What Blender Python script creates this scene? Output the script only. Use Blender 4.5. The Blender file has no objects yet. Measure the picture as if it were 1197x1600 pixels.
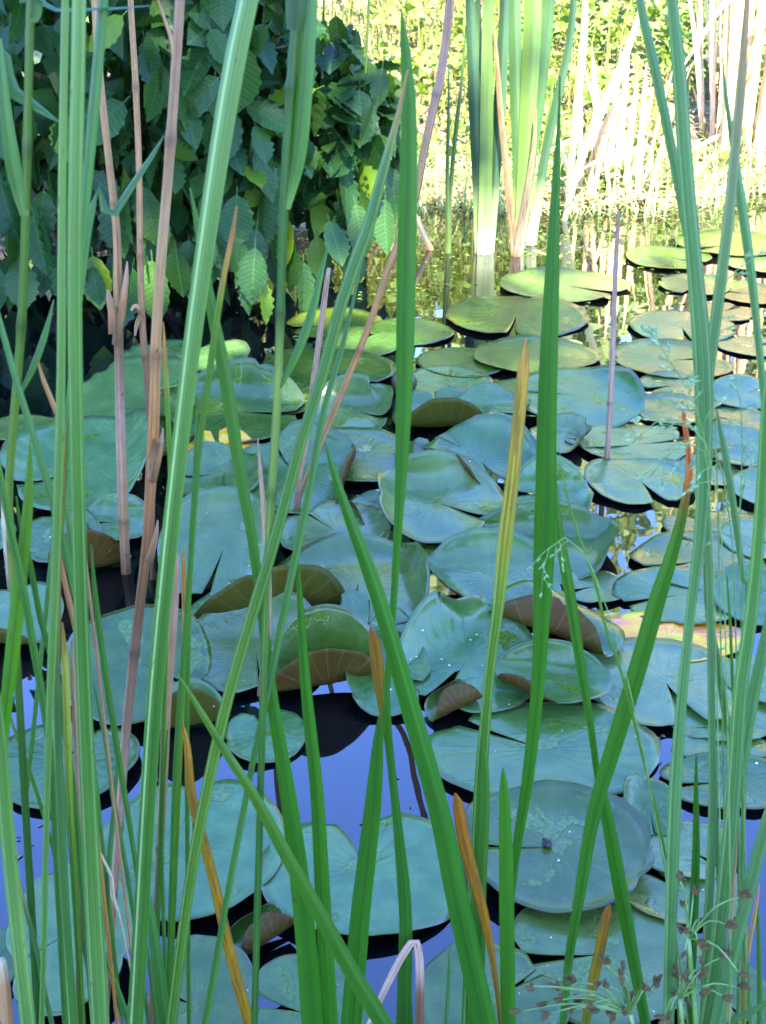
import bpy, math, random
import numpy as np
from mathutils import Vector, Matrix, Quaternion, noise as mnoise

S = bpy.context.scene
COL = S.collection
rnd = random.Random(7)

# ------------------------------------------------------------------ camera, sky, sun, exposure
CAM_H = 1.10
PITCH = math.radians(25.0)
F = 1850.0                                   # focal length in photograph pixels (1197 x 1600)
cam_d = bpy.data.cameras.new('camera')
cam = bpy.data.objects.new('camera', cam_d)
COL.objects.link(cam)
cam.location = (0, 0, CAM_H)
cam.rotation_euler = (math.radians(90) - PITCH, 0, 0)
cam_d.sensor_fit = 'VERTICAL'
cam_d.sensor_height = 36.0
cam_d.lens = F / 1600.0 * 36.0
cam_d.clip_start = 0.05
cam_d.clip_end = 2000.0
cam_d.dof.use_dof = True
cam_d.dof.focus_distance = 1.75
cam_d.dof.aperture_fstop = 16.0
S.camera = cam

SUN_EL = math.radians(49.0)
SUN_AZ = math.radians(175.0)                 # clockwise from +Y: behind the viewer
world = bpy.data.worlds.new('World')
S.world = world
world.use_nodes = True
wn, wl = world.node_tree.nodes, world.node_tree.links
bgn = wn['Background']
sky = wn.new('ShaderNodeTexSky')
sky.sky_type = 'NISHITA'
sky.sun_disc = False
sky.sun_elevation = SUN_EL
sky.sun_rotation = SUN_AZ
sky.air_density = 1.0
sky.dust_density = 0.3
sky.ozone_density = 4.0
tint = wn.new('ShaderNodeMix')
tint.data_type = 'RGBA'; tint.blend_type = 'MULTIPLY'
tint.inputs[0].default_value = 1.0
tint.inputs[7].default_value = (0.84, 1.0, 1.58, 1.0)      # the deep blue of this photograph's sky
wl.new(sky.outputs[0], tint.inputs[6])
wl.new(tint.outputs[2], bgn.inputs[0])
bgn.inputs[1].default_value = 0.15

sun_d = bpy.data.lights.new('sun', 'SUN')
sun_d.energy = 5.0
sun_d.angle = math.radians(0.53)
sun_d.color = (1.0, 0.94, 0.86)
sun = bpy.data.objects.new('sun', sun_d)
COL.objects.link(sun)
sdir = Vector((math.sin(SUN_AZ) * math.cos(SUN_EL), math.cos(SUN_AZ) * math.cos(SUN_EL), math.sin(SUN_EL)))
sun.rotation_euler = (-sdir).to_track_quat('-Z', 'Y').to_euler()
sun.location = sdir * 60

S.view_settings.view_transform = 'Standard'
S.view_settings.look = 'None'
S.view_settings.gamma = 1.0
S.view_settings.use_curve_mapping = False
S.view_settings.exposure = 3.9
S.render.engine = 'CYCLES'
S.cycles.max_bounces = 8
S.cycles.transparent_max_bounces = 8

# ------------------------------------------------------------------ helpers
def ray(px, py):
    u = (px - 598.5) / F
    v = (py - 800.0) / F
    c, s = math.cos(PITCH), math.sin(PITCH)
    return Vector((u, c - v * s, -s - v * c))

def on_z(px, py, z=0.0):
    d = ray(px, py)
    t = (z - CAM_H) / d.z
    return Vector((0, 0, CAM_H)) + d * t

def on_y(px, py, Y0, k=0.0):
    """where the sight line meets the upright plane y = Y0 + k z"""
    d = ray(px, py)
    t = (Y0 + k * CAM_H) / (d.y - k * d.z)
    return Vector((0, 0, CAM_H)) + d * t

def depth_of(p):
    return p.y * math.cos(PITCH) + (CAM_H - p.z) * math.sin(PITCH)

def link(o, parent=None):
    COL.objects.link(o)
    if parent is not None:
        o.parent = parent
    return o

def tag(o, label=None, cat=None, group=None, kind=None):
    if label: o['label'] = label
    if cat: o['category'] = cat
    if group: o['group'] = group
    if kind: o['kind'] = kind
    return o

def empty(name, loc, label, cat, group=None):
    o = bpy.data.objects.new(name, None)
    o.empty_display_size = 0.05
    link(o)
    o.location = loc
    return tag(o, label, cat, group)

def make_mesh(name, V, Fc, mats, fm=None, uv=None, col=None, smooth=True):
    me = bpy.data.meshes.new(name)
    me.from_pydata([tuple(v) for v in V], [], Fc)
    if not isinstance(mats, (list, tuple)): mats = [mats]
    for m in mats: me.materials.append(m)
    n = len(me.polygons)
    if fm is not None: me.polygons.foreach_set('material_index', np.asarray(fm, dtype=np.int32))
    me.polygons.foreach_set('use_smooth', np.full(n, bool(smooth)))
    if uv is not None:
        lay = me.uv_layers.new(name='UVMap')
        li = np.empty(len(me.loops), dtype=np.int32)
        me.loops.foreach_get('vertex_index', li)
        lay.data.foreach_set('uv', np.asarray(uv, dtype=np.float32)[li].ravel())
    if col is not None:
        ca = me.color_attributes.new('col', 'FLOAT_COLOR', 'POINT')
        c = np.ones((len(V), 4), dtype=np.float32)
        c[:, :3] = np.asarray(col, dtype=np.float32)
        ca.data.foreach_set('color', c.ravel())
    me.update()
    return me

def mesh_obj(name, V, Fc, mats, parent=None, **kw):
    return link(bpy.data.objects.new(name, make_mesh(name, V, Fc, mats, **kw)), parent)

def catmull(P, n):
    """P: array (m, d); returns n rows along a centripetal-looking Catmull-Rom, even in chord length"""
    P = np.asarray(P, dtype=float)
    if len(P) == 2:
        t = np.linspace(0, 1, n)[:, None]
        return P[0] * (1 - t) + P[1] * t
    Q = np.vstack([2 * P[0] - P[1], P, 2 * P[-1] - P[-2]])
    out = []
    for i in range(1, len(Q) - 2):
        p0, p1, p2, p3 = Q[i - 1], Q[i], Q[i + 1], Q[i + 2]
        for t in np.linspace(0, 1, 14, endpoint=False):
            out.append(0.5 * ((2 * p1) + (-p0 + p2) * t + (2 * p0 - 5 * p1 + 4 * p2 - p3) * t * t
                              + (-p0 + 3 * p1 - 3 * p2 + p3) * t ** 3))
    out.append(P[-1])
    out = np.array(out)
    L = np.concatenate([[0], np.cumsum(np.linalg.norm(np.diff(out[:, :3], axis=0), axis=1))])
    s = np.linspace(0, L[-1], n)
    return np.stack([np.interp(s, L, out[:, j]) for j in range(out.shape[1])], axis=1)

# ------------------------------------------------------------------ material helpers
class NT:
    def __init__(self, name):
        self.m = bpy.data.materials.new(name)
        self.m.use_nodes = True
        self.t = self.m.node_tree
        self.n, self.l = self.t.nodes, self.t.links
        self.p = self.n['Principled BSDF']
        self.out = self.n['Material Output']
    def node(self, typ, **kw):
        nd = self.n.new(typ)
        for k, v in kw.items(): setattr(nd, k, v)
        return nd
    def put(self, sock, v):
        if hasattr(v, 'is_linked') or hasattr(v, 'links'): self.l.new(v, sock)
        elif isinstance(v, (tuple, list)) and len(v) == 3 and sock.type == 'RGBA': sock.default_value = (*v, 1)
        else: sock.default_value = v
    def math(self, op, a, b=0.0, c=0.0, clamp=False):
        nd = self.node('ShaderNodeMath', operation=op, use_clamp=clamp)
        self.put(nd.inputs[0], a); self.put(nd.inputs[1], b); self.put(nd.inputs[2], c)
        return nd.outputs[0]
    def vmath(self, op, a, b=(0, 0, 0)):
        nd = self.node('ShaderNodeVectorMath', operation=op)
        self.put(nd.inputs[0], a); self.put(nd.inputs[1], b)
        return nd.outputs['Value'] if op in ('LENGTH', 'DOT_PRODUCT') else nd.outputs[0]
    def mix(self, fac, a, b, blend='MIX'):
        nd = self.node('ShaderNodeMix', data_type='RGBA', blend_type=blend)
        self.put(nd.inputs[0], fac); self.put(nd.inputs[6], a); self.put(nd.inputs[7], b)
        return nd.outputs[2]
    def smooth(self, x, lo, hi, a=0.0, b=1.0):
        nd = self.node('ShaderNodeMapRange', interpolation_type='SMOOTHSTEP')
        self.put(nd.inputs[0], x)
        nd.inputs[1].default_value = lo; nd.inputs[2].default_value = hi
        nd.inputs[3].default_value = a; nd.inputs[4].default_value = b
        return nd.outputs[0]
    def noise(self, vec, scale, detail=3.0, rough=0.55, dist=0.0):
        nd = self.node('ShaderNodeTexNoise')
        if vec is not None: self.l.new(vec, nd.inputs['Vector'])
        nd.inputs['Scale'].default_value = scale
        nd.inputs['Detail'].default_value = detail
        nd.inputs['Roughness'].default_value = rough
        nd.inputs['Distortion'].default_value = dist
        return nd.outputs['Fac']
    def combine(self, x, y, z=0.0):
        nd = self.node('ShaderNodeCombineXYZ')
        self.put(nd.inputs[0], x); self.put(nd.inputs[1], y); self.put(nd.inputs[2], z)
        return nd.outputs[0]
    def sep(self, v):
        nd = self.node('ShaderNodeSeparateXYZ')
        self.l.new(v, nd.inputs[0])
        return nd.outputs
    def bump(self, h, strength, dist):
        nd = self.node('ShaderNodeBump')
        self.l.new(h, nd.inputs['Height'])
        nd.inputs['Strength'].default_value = strength
        nd.inputs['Distance'].default_value = dist
        self.l.new(nd.outputs[0], self.p.inputs['Normal'])
        return nd.outputs[0]
    def set(self, **kw):
        names = dict(color='Base Color', rough='Roughness', spec='Specular IOR Level', ior='IOR',
                     coat='Coat Weight', coat_rough='Coat Roughness', coat_ior='Coat IOR', sheen='Sheen Weight', tint='Specular Tint')
        for k, v in kw.items(): self.put(self.p.inputs[names[k]], v)
    def translucent(self, color, fac):
        tr = self.node('ShaderNodeBsdfTranslucent')
        self.put(tr.inputs[0], color)
        mx = self.node('ShaderNodeMixShader')
        self.put(mx.inputs[0], fac)
        self.l.new(self.p.outputs[0], mx.inputs[1]); self.l.new(tr.outputs[0], mx.inputs[2])
        self.l.new(mx.outputs[0], self.out.inputs[0])

def hsv(t, col, h=0.5, s=1.0, v=1.0):
    nd = t.node('ShaderNodeHueSaturation')
    t.put(nd.inputs['Hue'], h); t.put(nd.inputs['Saturation'], s); t.put(nd.inputs['Value'], v)
    t.put(nd.inputs['Color'], col)
    return nd.outputs[0]

# blade: colour comes from the leaf's own colour attribute (green blade, tan tip), streaked along its length
def mat_blade(name, trans, rough=0.42, streak=0.65, spots=0.8, satur=1.15, spec=0.3, aging=1.0):
    t = NT(name)
    tc = t.node('ShaderNodeTexCoord')
    oi = t.node('ShaderNodeObjectInfo')
    at = t.node('ShaderNodeAttribute', attribute_name='col')
    u, v, _ = t.sep(tc.outputs['UV'])
    off = t.math('MULTIPLY', oi.outputs['Random'], 40.0)
    sv = t.combine(t.math('MULTIPLY', u, 13.0), t.math('MULTIPLY', v, 2.2), off)
    n1 = t.noise(sv, 1.0, 2.0)
    bv = t.combine(t.math('MULTIPLY', u, 1.5), t.math('MULTIPLY', v, 14.0), off)
    n2 = t.noise(bv, 1.0, 3.0)
    k = t.math('ADD', t.math('MULTIPLY', t.math('SUBTRACT', n1, 0.5), streak * 2.0), 1.0)
    k = t.math('ADD', k, t.math('MULTIPLY', t.math('SUBTRACT', n2, 0.5), 0.35))
    c = t.mix(1.0, at.outputs['Color'], t.combine(k, k, k), 'MULTIPLY')
    ar, ag, _b = t.sep(at.outputs['Vector'])
    aged = t.smooth(t.math('DIVIDE', ar, t.math('ADD', ag, 0.001)), 0.9, 1.5)
    bl = t.noise(t.combine(t.math('MULTIPLY', u, 4.0), t.math('MULTIPLY', v, 22.0), t.math('ADD', off, 9.0)), 1.0, 5.0, 0.65)
    c = t.mix(t.math('MULTIPLY', t.math('MULTIPLY', aged, aging), t.math('MAXIMUM', t.smooth(bl, 0.44, 0.60, 0.0, 0.7), t.smooth(t.math('ABSOLUTE', t.math('SUBTRACT', u, 0.5)), 0.30, 0.5, 0.0, 0.6))), c, (0.075, 0.035, 0.010))
    spv = t.combine(t.math('MULTIPLY', u, 4.0), t.math('MULTIPLY', v, 60.0), off)
    sp = t.smooth(t.noise(spv, 1.0, 3.0), 0.67, 0.72)
    c = t.mix(t.math('MULTIPLY', sp, spots), c, (0.05, 0.035, 0.012))
    t.set(color=c, rough=rough, spec=spec)
    h = t.noise(t.combine(t.math('MULTIPLY', u, 30.0), t.math('MULTIPLY', v, 1.0), off), 1.0, 2.0)
    t.bump(h, 0.35, 0.0012)
    if trans > 0:
        t.translucent(hsv(t, c, 0.49, satur, 1.25), trans)
    return t.m

M = {}
M['blade'] = mat_blade('reed_leaf', 0.42)
M['dry'] = mat_blade('dry_reed', 0.12, rough=0.75, streak=0.9, spots=0.9, satur=1.0, spec=0.15, aging=0.35)
M['cattail'] = mat_blade('cattail_leaf', 0.35, rough=0.45, streak=0.3, spots=0.15)

# lily pad, upper side
def mat_pad(name, decay=False):
    t = NT(name)
    tc = t.node('ShaderNodeTexCoord')
    oi = t.node('ShaderNodeObjectInfo')
    r_ = oi.outputs['Random']
    p = t.vmath('SUBTRACT', tc.outputs['UV'], (0.5, 0.5, 0.0))
    x, y, _ = t.sep(p)
    r = t.math('MULTIPLY', t.vmath('LENGTH', p), 2.0)
    ang = t.math('ARCTAN2', y, x)
    seed = t.math('MULTIPLY', r_, 60.0)
    pv = t.vmath('ADD', p, t.combine(seed, seed, 0.0))
    wob = t.math('MULTIPLY', t.math('SUBTRACT', t.noise(pv, 4.0, 2.0), 0.5), 0.9)
    a = t.math('ADD', t.math('MULTIPLY', ang, 22.0 / 6.2832), wob)
    vd = t.math('ABSOLUTE', t.math('SUBTRACT', t.math('FRACT', a), 0.5))
    vein = t.math('MULTIPLY', t.smooth(vd, 0.05, 0.13, 1.0, 0.0), t.smooth(r, 0.05, 0.95, 1.0, 0.1))
    a2 = t.math('ADD', t.math('MULTIPLY', ang, 47.0 / 6.2832), t.math('MULTIPLY', wob, 2.2))
    vd2 = t.math('ABSOLUTE', t.math('SUBTRACT', t.math('FRACT', a2), 0.5))
    vein2 = t.math('MULTIPLY', t.smooth(vd2, 0.08, 0.2, 1.0, 0.0), t.smooth(r, 0.35, 0.6))
    mot = t.noise(pv, 6.0, 4.0)
    fine = t.noise(pv, 42.0, 3.0, 0.65)
    if decay:
        n = t.noise(pv, 2.4, 3.0)
        cr = t.node('ShaderNodeValToRGB')
        t.l.new(n, cr.inputs[0])
        e = cr.color_ramp.elements
        e[0].position = 0.30; e[0].color = (0.04, 0.09, 0.01, 1)
        e[1].position = 0.42; e[1].color = (0.55, 0.34, 0.004, 1)
        for pos, cc in ((0.53, (0.62, 0.19, 0.004)), (0.62, (0.45, 0.13, 0.07)), (0.72, (0.16, 0.05, 0.07))):
            q = e.new(pos); q.color = (*cc, 1)
        base = cr.outputs[0]
    else:
        base = t.mix(t.smooth(mot, 0.3, 0.7), PAD_A, PAD_B)
        r2 = t.math('FRACT', t.math('MULTIPLY', r_, 7.31))
        base = hsv(t, base, t.math('SUBTRACT', 0.515, t.math('MULTIPLY', r_, 0.055)), t.math('SUBTRACT', 1.05, t.math('MULTIPLY', r2, 0.25)), t.math('ADD', 0.65, t.math('MULTIPLY', r2, 0.85)))
        big = t.noise(t.vmath('ADD', pv, (41.0, 7.0, 0.0)), 1.8, 3.0)
        base = t.mix(t.smooth(big, 0.5, 0.72, 0.0, 0.55), base, (0.060, 0.085, 0.012))
    base = t.mix(t.math('MULTIPLY', vein, 0.30), base, (0.04, 0.085, 0.02))
    base = t.mix(t.math('MULTIPLY', vein2, 0.07), base, (0.04, 0.08, 0.02))
    base = t.mix(t.smooth(r, 0.03, 0.08, 0.4, 0.0), base, (0.10, 0.12, 0.02))
    # ragged reddish rim
    rim = t.smooth(t.math('ADD', r, t.math('MULTIPLY', t.math('SUBTRACT', mot, 0.5), 0.05)), 0.955, 0.995)
    base = t.mix(t.math('MULTIPLY', rim, 0.4), base, (0.07, 0.045, 0.025))
    # puddles with algae lying on the leaf
    pn = t.noise(t.vmath('ADD', pv, (13.0, 5.0, 0.0)), 3.2, 5.0, 0.55, 0.4)
    pud = t.math('MULTIPLY', t.smooth(pn, 0.585, 0.61), t.smooth(r, 0.75, 1.0, 1.0, 0.2))
    alg = t.mix(t.smooth(fine, 0.4, 0.62), (0.03, 0.065, 0.006), (0.085, 0.12, 0.012))
    alg = t.mix(t.smooth(fine, 0.66, 0.72), alg, (0.10, 0.05, 0.03))
    base = t.mix(t.math('MULTIPLY', pud, 0.85), base, alg)
    # pale specks and brown scars
    sp = t.smooth(t.noise(t.vmath('ADD', pv, (3.0, 31.0, 0.0)), 60.0, 2.0), 0.74, 0.80)
    base = t.mix(t.math('MULTIPLY', sp, 0.5), base, (0.2, 0.21, 0.15))
    sc = t.smooth(t.noise(t.vmath('ADD', pv, (23.0, 1.0, 0.0)), 17.0, 4.0), 0.65, 0.70)
    base = t.mix(t.math('MULTIPLY', sc, 0.6), base, (0.08, 0.055, 0.02))
    rough = t.math('ADD', PAD_ROUGH - 0.08, t.math('MULTIPLY', mot, 0.16))
    rough = t.mix(pud, t.combine(rough, rough, rough), (0.06, 0.06, 0.06))
    t.set(color=base, rough=rough, spec=0.30, coat=0.12, coat_rough=0.10, coat_ior=1.33)
    h = t.math('ADD', t.math('MULTIPLY', vein, -0.35), t.math('MULTIPLY', mot, 1.3))
    h = t.math('ADD', h, t.math('MULTIPLY', fine, 0.25))
    h = t.math('MULTIPLY', h, t.math('SUBTRACT', 1.0, pud))
    t.bump(h, 0.5, 0.0022)
    t.translucent(hsv(t, base, 0.48, 1.2, 1.3), 0.12)
    return t.m

PAD_A = (0.022, 0.060, 0.005)
PAD_B = (0.042, 0.088, 0.008)
PAD_ROUGH = 0.25
M['pad'] = mat_pad('lily_pad_top')
M['pad_decay'] = mat_pad('lily_pad_decaying', True)

def mat_under(name, A, B, G, tr):
    t = NT(name)
    tc = t.node('ShaderNodeTexCoord')
    oi = t.node('ShaderNodeObjectInfo')
    p = t.vmath('SUBTRACT', tc.outputs['UV'], (0.5, 0.5, 0.0))
    x, y, _ = t.sep(p)
    ang = t.math('ARCTAN2', y, x)
    seed = t.math('MULTIPLY', oi.outputs['Random'], 60.0)
    pv = t.vmath('ADD', p, t.combine(seed, seed, 0.0))
    vd = t.math('ABSOLUTE', t.math('SUBTRACT', t.math('FRACT', t.math('MULTIPLY', ang, 22.0 / 6.2832)), 0.5))
    vein = t.smooth(vd, 0.04, 0.12, 1.0, 0.0)
    n = t.noise(pv, 3.0, 4.0)
    f = t.noise(pv, 45.0, 3.0)
    c = t.mix(t.smooth(n, 0.3, 0.7), A, B)
    c = t.mix(t.smooth(f, 0.45, 0.7, 0.0, 0.5), c, (0.05, 0.022, 0.006))
    c = t.mix(t.math('MULTIPLY', vein, 0.38), c, (0.12, 0.08, 0.02))
    t.set(color=c, rough=0.5, spec=0.15)
    t.bump(t.math('ADD', vein, f), 0.3, 0.0015)
    t.translucent(t.mix(0.5, c, G), tr)
    return t.m
M['under'] = mat_under('lily_pad_underside', (0.075, 0.030, 0.004), (0.072, 0.046, 0.005), (0.11, 0.13, 0.008), 0.35)
M['under_olive'] = mat_under('lily_pad_underside_olive', (0.085, 0.062, 0.004), (0.068, 0.074, 0.005), (0.14, 0.20, 0.01), 0.5)

def mat_water():
    t = NT('pond_water')
    tc = t.node('ShaderNodeTexCoord')
    t.set(color=(0.0010, 0.0014, 0.0018), rough=0.012, ior=1.38, spec=0.95)
    n = t.noise(tc.outputs['Object'], 5.0, 2.0)
    t.bump(n, 0.08, 0.01)
    return t.m
M['water'] = mat_water()

def mat_ground():
    t = NT('bank_soil')
    tc = t.node('ShaderNodeTexCoord')
    o = tc.outputs['Object']
    a = t.noise(o, 2.2, 5.0)
    b = t.noise(o, 26.0, 4.0, 0.65)
    c = t.mix(t.smooth(b, 0.35, 0.65), (0.055, 0.040, 0.022), (0.17, 0.13, 0.07))
    c = t.mix(t.smooth(a, 0.42, 0.6), c, t.mix(t.smooth(b, 0.3, 0.6), (0.04, 0.07, 0.015), (0.11, 0.14, 0.04)))
    hz = t.sep(o)[2]
    wet = t.smooth(t.math('ADD', hz, t.math('MULTIPLY', t.math('SUBTRACT', a, 0.5), 0.2)), 0.05, 0.22, 1.0, 0.0)
    c = t.mix(t.math('MULTIPLY', wet, 0.8), c, t.mix(t.smooth(b, 0.35, 0.65), (0.13, 0.075, 0.018), (0.17, 0.15, 0.035)))
    t.set(color=c, rough=0.9, spec=0.2)
    t.bump(b, 0.8, 0.03)
    return t.m
M['ground'] = mat_ground()

def mat_leaf(name, A, B, trans=0.3, rough=0.45, vary=0.5, young=None, veined=False):
    t = NT(name)
    tc = t.node('ShaderNodeTexCoord')
    oi = t.node('ShaderNodeObjectInfo')
    at = t.node('ShaderNodeAttribute', attribute_name='col')     # r: leaf-to-leaf variation
    r = t.sep(at.outputs['Vector'])[0]
    r = t.math('FRACT', t.math('ADD', r, oi.outputs['Random']))
    n = t.noise(tc.outputs['Object'], 30.0 if not veined else 4.0, 3.0)
    c = t.mix(r, A, B)
    if veined:
        u, v, _ = t.sep(tc.outputs['UV'])
        du = t.math('ABSOLUTE', t.math('SUBTRACT', u, 0.5))
        vv = t.math('FRACT', t.math('MULTIPLY', t.math('SUBTRACT', v, t.math('MULTIPLY', du, 0.10)), 12.0))
        vd = t.math('ABSOLUTE', t.math('SUBTRACT', vv, 0.5))
        c = t.mix(t.smooth(vd, 0.30, 0.47, 0.0, 0.55), c, (0.005, 0.017, 0.004))
        c = t.mix(t.smooth(du, 0.012, 0.035, 0.6, 0.0), c, (0.04, 0.075, 0.015))
    if young: c = t.mix(t.smooth(r, 0.93, 0.97), c, young)
    c = hsv(t, c, 0.5, 1.0, t.math('ADD', 1.0 - vary * 0.5, t.math('MULTIPLY', n, vary)))
    t.set(color=c, rough=rough, spec=0.13)
    t.translucent(hsv(t, c, 0.485, 1.15, 1.5), trans)
    return t.m
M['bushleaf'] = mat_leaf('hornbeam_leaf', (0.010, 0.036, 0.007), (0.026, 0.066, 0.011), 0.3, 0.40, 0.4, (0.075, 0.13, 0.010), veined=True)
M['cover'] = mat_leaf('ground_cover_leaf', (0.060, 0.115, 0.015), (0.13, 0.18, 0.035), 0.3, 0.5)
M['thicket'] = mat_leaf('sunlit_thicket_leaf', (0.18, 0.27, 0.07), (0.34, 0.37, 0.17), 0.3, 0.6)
M['grass'] = mat_leaf('bank_grass', (0.07, 0.11, 0.015), (0.17, 0.16, 0.04), 0.25, 0.6)
M['litter'] = mat_leaf('straw_litter', (0.24, 0.16, 0.08), (0.40, 0.30, 0.16), 0.1, 0.7)
M['crown'] = mat_leaf('tree_leaf', (0.035, 0.07, 0.02), (0.06, 0.10, 0.03), 0.15, 0.5)

def mat_plain(name, A, B, rough, scale=40.0, bump=0.3, bd=0.002, spec=0.4):
    t = NT(name)
    tc = t.node('ShaderNodeTexCoord')
    n = t.noise(tc.outputs['Object'], scale, 4.0, 0.6)
    t.set(color=t.mix(t.smooth(n, 0.35, 0.65), A, B), rough=rough, spec=spec)
    t.bump(n, bump, bd)
    return t.m
M['bark'] = mat_plain('bark', (0.05, 0.038, 0.028), (0.13, 0.105, 0.08), 0.85, 30.0, 0.8, 0.02)
M['twig'] = mat_plain('twig_bark', (0.055, 0.038, 0.025), (0.12, 0.085, 0.055), 0.7, 60.0)
M['spikelet'] = mat_plain('brown_spikelet', (0.06, 0.034, 0.010), (0.17, 0.105, 0.036), 0.75, 260.0, 0.9, 0.002, 0.1)
M['greenstem'] = mat_plain('green_stem', (0.05, 0.10, 0.015), (0.09, 0.15, 0.025), 0.45, 60.0)
M['grain'] = mat_plain('grass_grain', (0.08, 0.14, 0.04), (0.16, 0.22, 0.08), 0.5, 150.0)
M['budskin'] = mat_plain('bud_sepal', (0.035, 0.014, 0.006), (0.06, 0.03, 0.010), 0.4, 60.0)
M['shell'] = mat_plain('snail_shell', (0.010, 0.008, 0.006), (0.03, 0.022, 0.012), 0.5, 200.0, 0.3, 0.002, 0.15)
M['petal'] = mat_plain('pale_debris', (0.35, 0.36, 0.33), (0.55, 0.56, 0.52), 0.35, 200.0)
M['debris'] = mat_plain('brown_debris', (0.03, 0.02, 0.008), (0.10, 0.07, 0.03), 0.6, 120.0)

# ------------------------------------------------------------------ ground and water
def smoothstep(a, b, x):
    t = np.clip((x - a) / (b - a), 0, 1)
    return t * t * (3 - 2 * t)

def far_shore(x):
    return (5.35 + 0.55 * smoothstep(-0.35, 0.35, x) + 0.35 * smoothstep(0.9, 2.2, x)
            + 0.07 * np.sin(3.1 * x + 0.6) + 0.04 * np.sin(7.7 * x))

def ground_z(x, y):
    x = np.asarray(x, float); y = np.asarray(y, float)
    d = np.maximum.reduce([y - far_shore(x), 0.42 + 0.05 * np.sin(2.3 * x) - y, -4.2 - x + 0.2 * np.sin(y), x - 5.2 + 0.3 * np.sin(1.3 * y)])
    bank = 0.05 * smoothstep(0, 0.12, d) + 0.42 * np.clip(d - 0.25, 0, 2.6) + 0.10 * np.clip(d - 2.85, 0, 12)
    near = 0.05 * smoothstep(0, 0.12, d) + 0.10 * smoothstep(0.1, 0.6, d)
    z_out = np.where(y < 1.5, near, bank)
    z = np.where(d > 0, z_out, np.maximum(-0.35, 1.2 * d))
    bump = 0.035 * np.sin(4.1 * x + 1.3 * y) * np.sin(3.3 * y - 0.7 * x) + 0.02 * np.sin(9 * x + 2) * np.sin(8 * y)
    return z + bump * smoothstep(0.05, 0.8, d)

gx = np.concatenate([np.array([-400, -150, -60, -30, -16, -10, -7]), np.arange(-5.4, 7.01, 0.16), np.array([8, 10, 14, 20, 35, 70, 160, 400])])
gy = np.concatenate([np.array([-300, -120, -50, -25, -12, -6, -3, -1.5]), np.arange(-0.8, 12.4, 0.16), np.array([13.5, 15, 18, 24, 35, 60, 120, 260, 600])])
X, Y = np.meshgrid(gx, gy)
Z = ground_z(X, Y)
V = np.stack([X.ravel(), Y.ravel(), Z.ravel()], 1)
nx, ny = len(gx), len(gy)
Fc = [(j * nx + i, j * nx + i + 1, (j + 1) * nx + i + 1, (j + 1) * nx + i) for j in range(ny - 1) for i in range(nx - 1)]
tag(mesh_obj('ground', V, Fc, M['ground']), kind='structure')

wx = np.linspace(-4.8, 6.0, 2); wy = np.linspace(0.1, 8.2, 2)
tag(mesh_obj('water', [(-4.9, 0.1, 0), (6.2, 0.1, 0), (6.2, 7.2, 0), (-4.9, 7.2, 0)], [(0, 1, 2, 3)], M['water'], smooth=False), kind='structure')

# ------------------------------------------------------------------ unseen trees added behind the viewer to throw the shade
def tube_geo(P, R, n=8, cap=True):
    P = np.asarray(P, float); R = np.asarray(R, float)
    T = np.gradient(P, axis=0)
    T /= np.linalg.norm(T, axis=1)[:, None] + 1e-12
    ref = np.array([0, 0, 1.0]) if abs(T[0][2]) < 0.9 else np.array([1.0, 0, 0])
    V, Fc, UV = [], [], []
    L = np.concatenate([[0], np.cumsum(np.linalg.norm(np.diff(P, axis=0), axis=1))])
    a = np.cross(T[0], ref); a /= np.linalg.norm(a)
    for i in range(len(P)):
        a = a - T[i] * a.dot(T[i]); a /= np.linalg.norm(a)
        b = np.cross(T[i], a)
        for k in range(n):
            th = 2 * math.pi * k / n
            V.append(P[i] + R[i] * (math.cos(th) * a + math.sin(th) * b))
            UV.append((k / n, L[i]))
    for i in range(len(P) - 1):
        for k in range(n):
            Fc.append((i * n + k, i * n + (k + 1) % n, (i + 1) * n + (k + 1) % n, (i + 1) * n + k))
    if cap:
        Fc.append(tuple(range(n))[::-1]); Fc.append(tuple((len(P) - 1) * n + k for k in range(n)))
    return np.array(V), Fc, np.array(UV)

class Geo:
    def __init__(self): self.V, self.F, self.UV, self.C, self.n = [], [], [], [], 0
    def add(self, V, Fc, UV=None, C=None):
        V = np.asarray(V, float)
        self.V.append(V); self.F += [tuple(i + self.n for i in f) for f in Fc]
        self.UV.append(np.zeros((len(V), 2)) if UV is None else np.asarray(UV, float))
        self.C.append(np.full((len(V), 3), 0.5) if C is None else np.broadcast_to(np.asarray(C, float), (len(V), 3)))
        self.n += len(V)
    def obj(self, name, mat, parent=None, loc=None, smooth=True):
        if not self.V: self.add([(0, 0, 0), (0.001, 0, 0), (0, 0.001, 0)], [(0, 1, 2)])
        V = np.vstack(self.V)
        if loc is not None: V = V - np.asarray(loc)
        o = mesh_obj(name, V, self.F, mat, parent, uv=np.vstack(self.UV), col=np.vstack(self.C), smooth=smooth)
        if loc is not None and parent is None: o.location = loc
        return o

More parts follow.
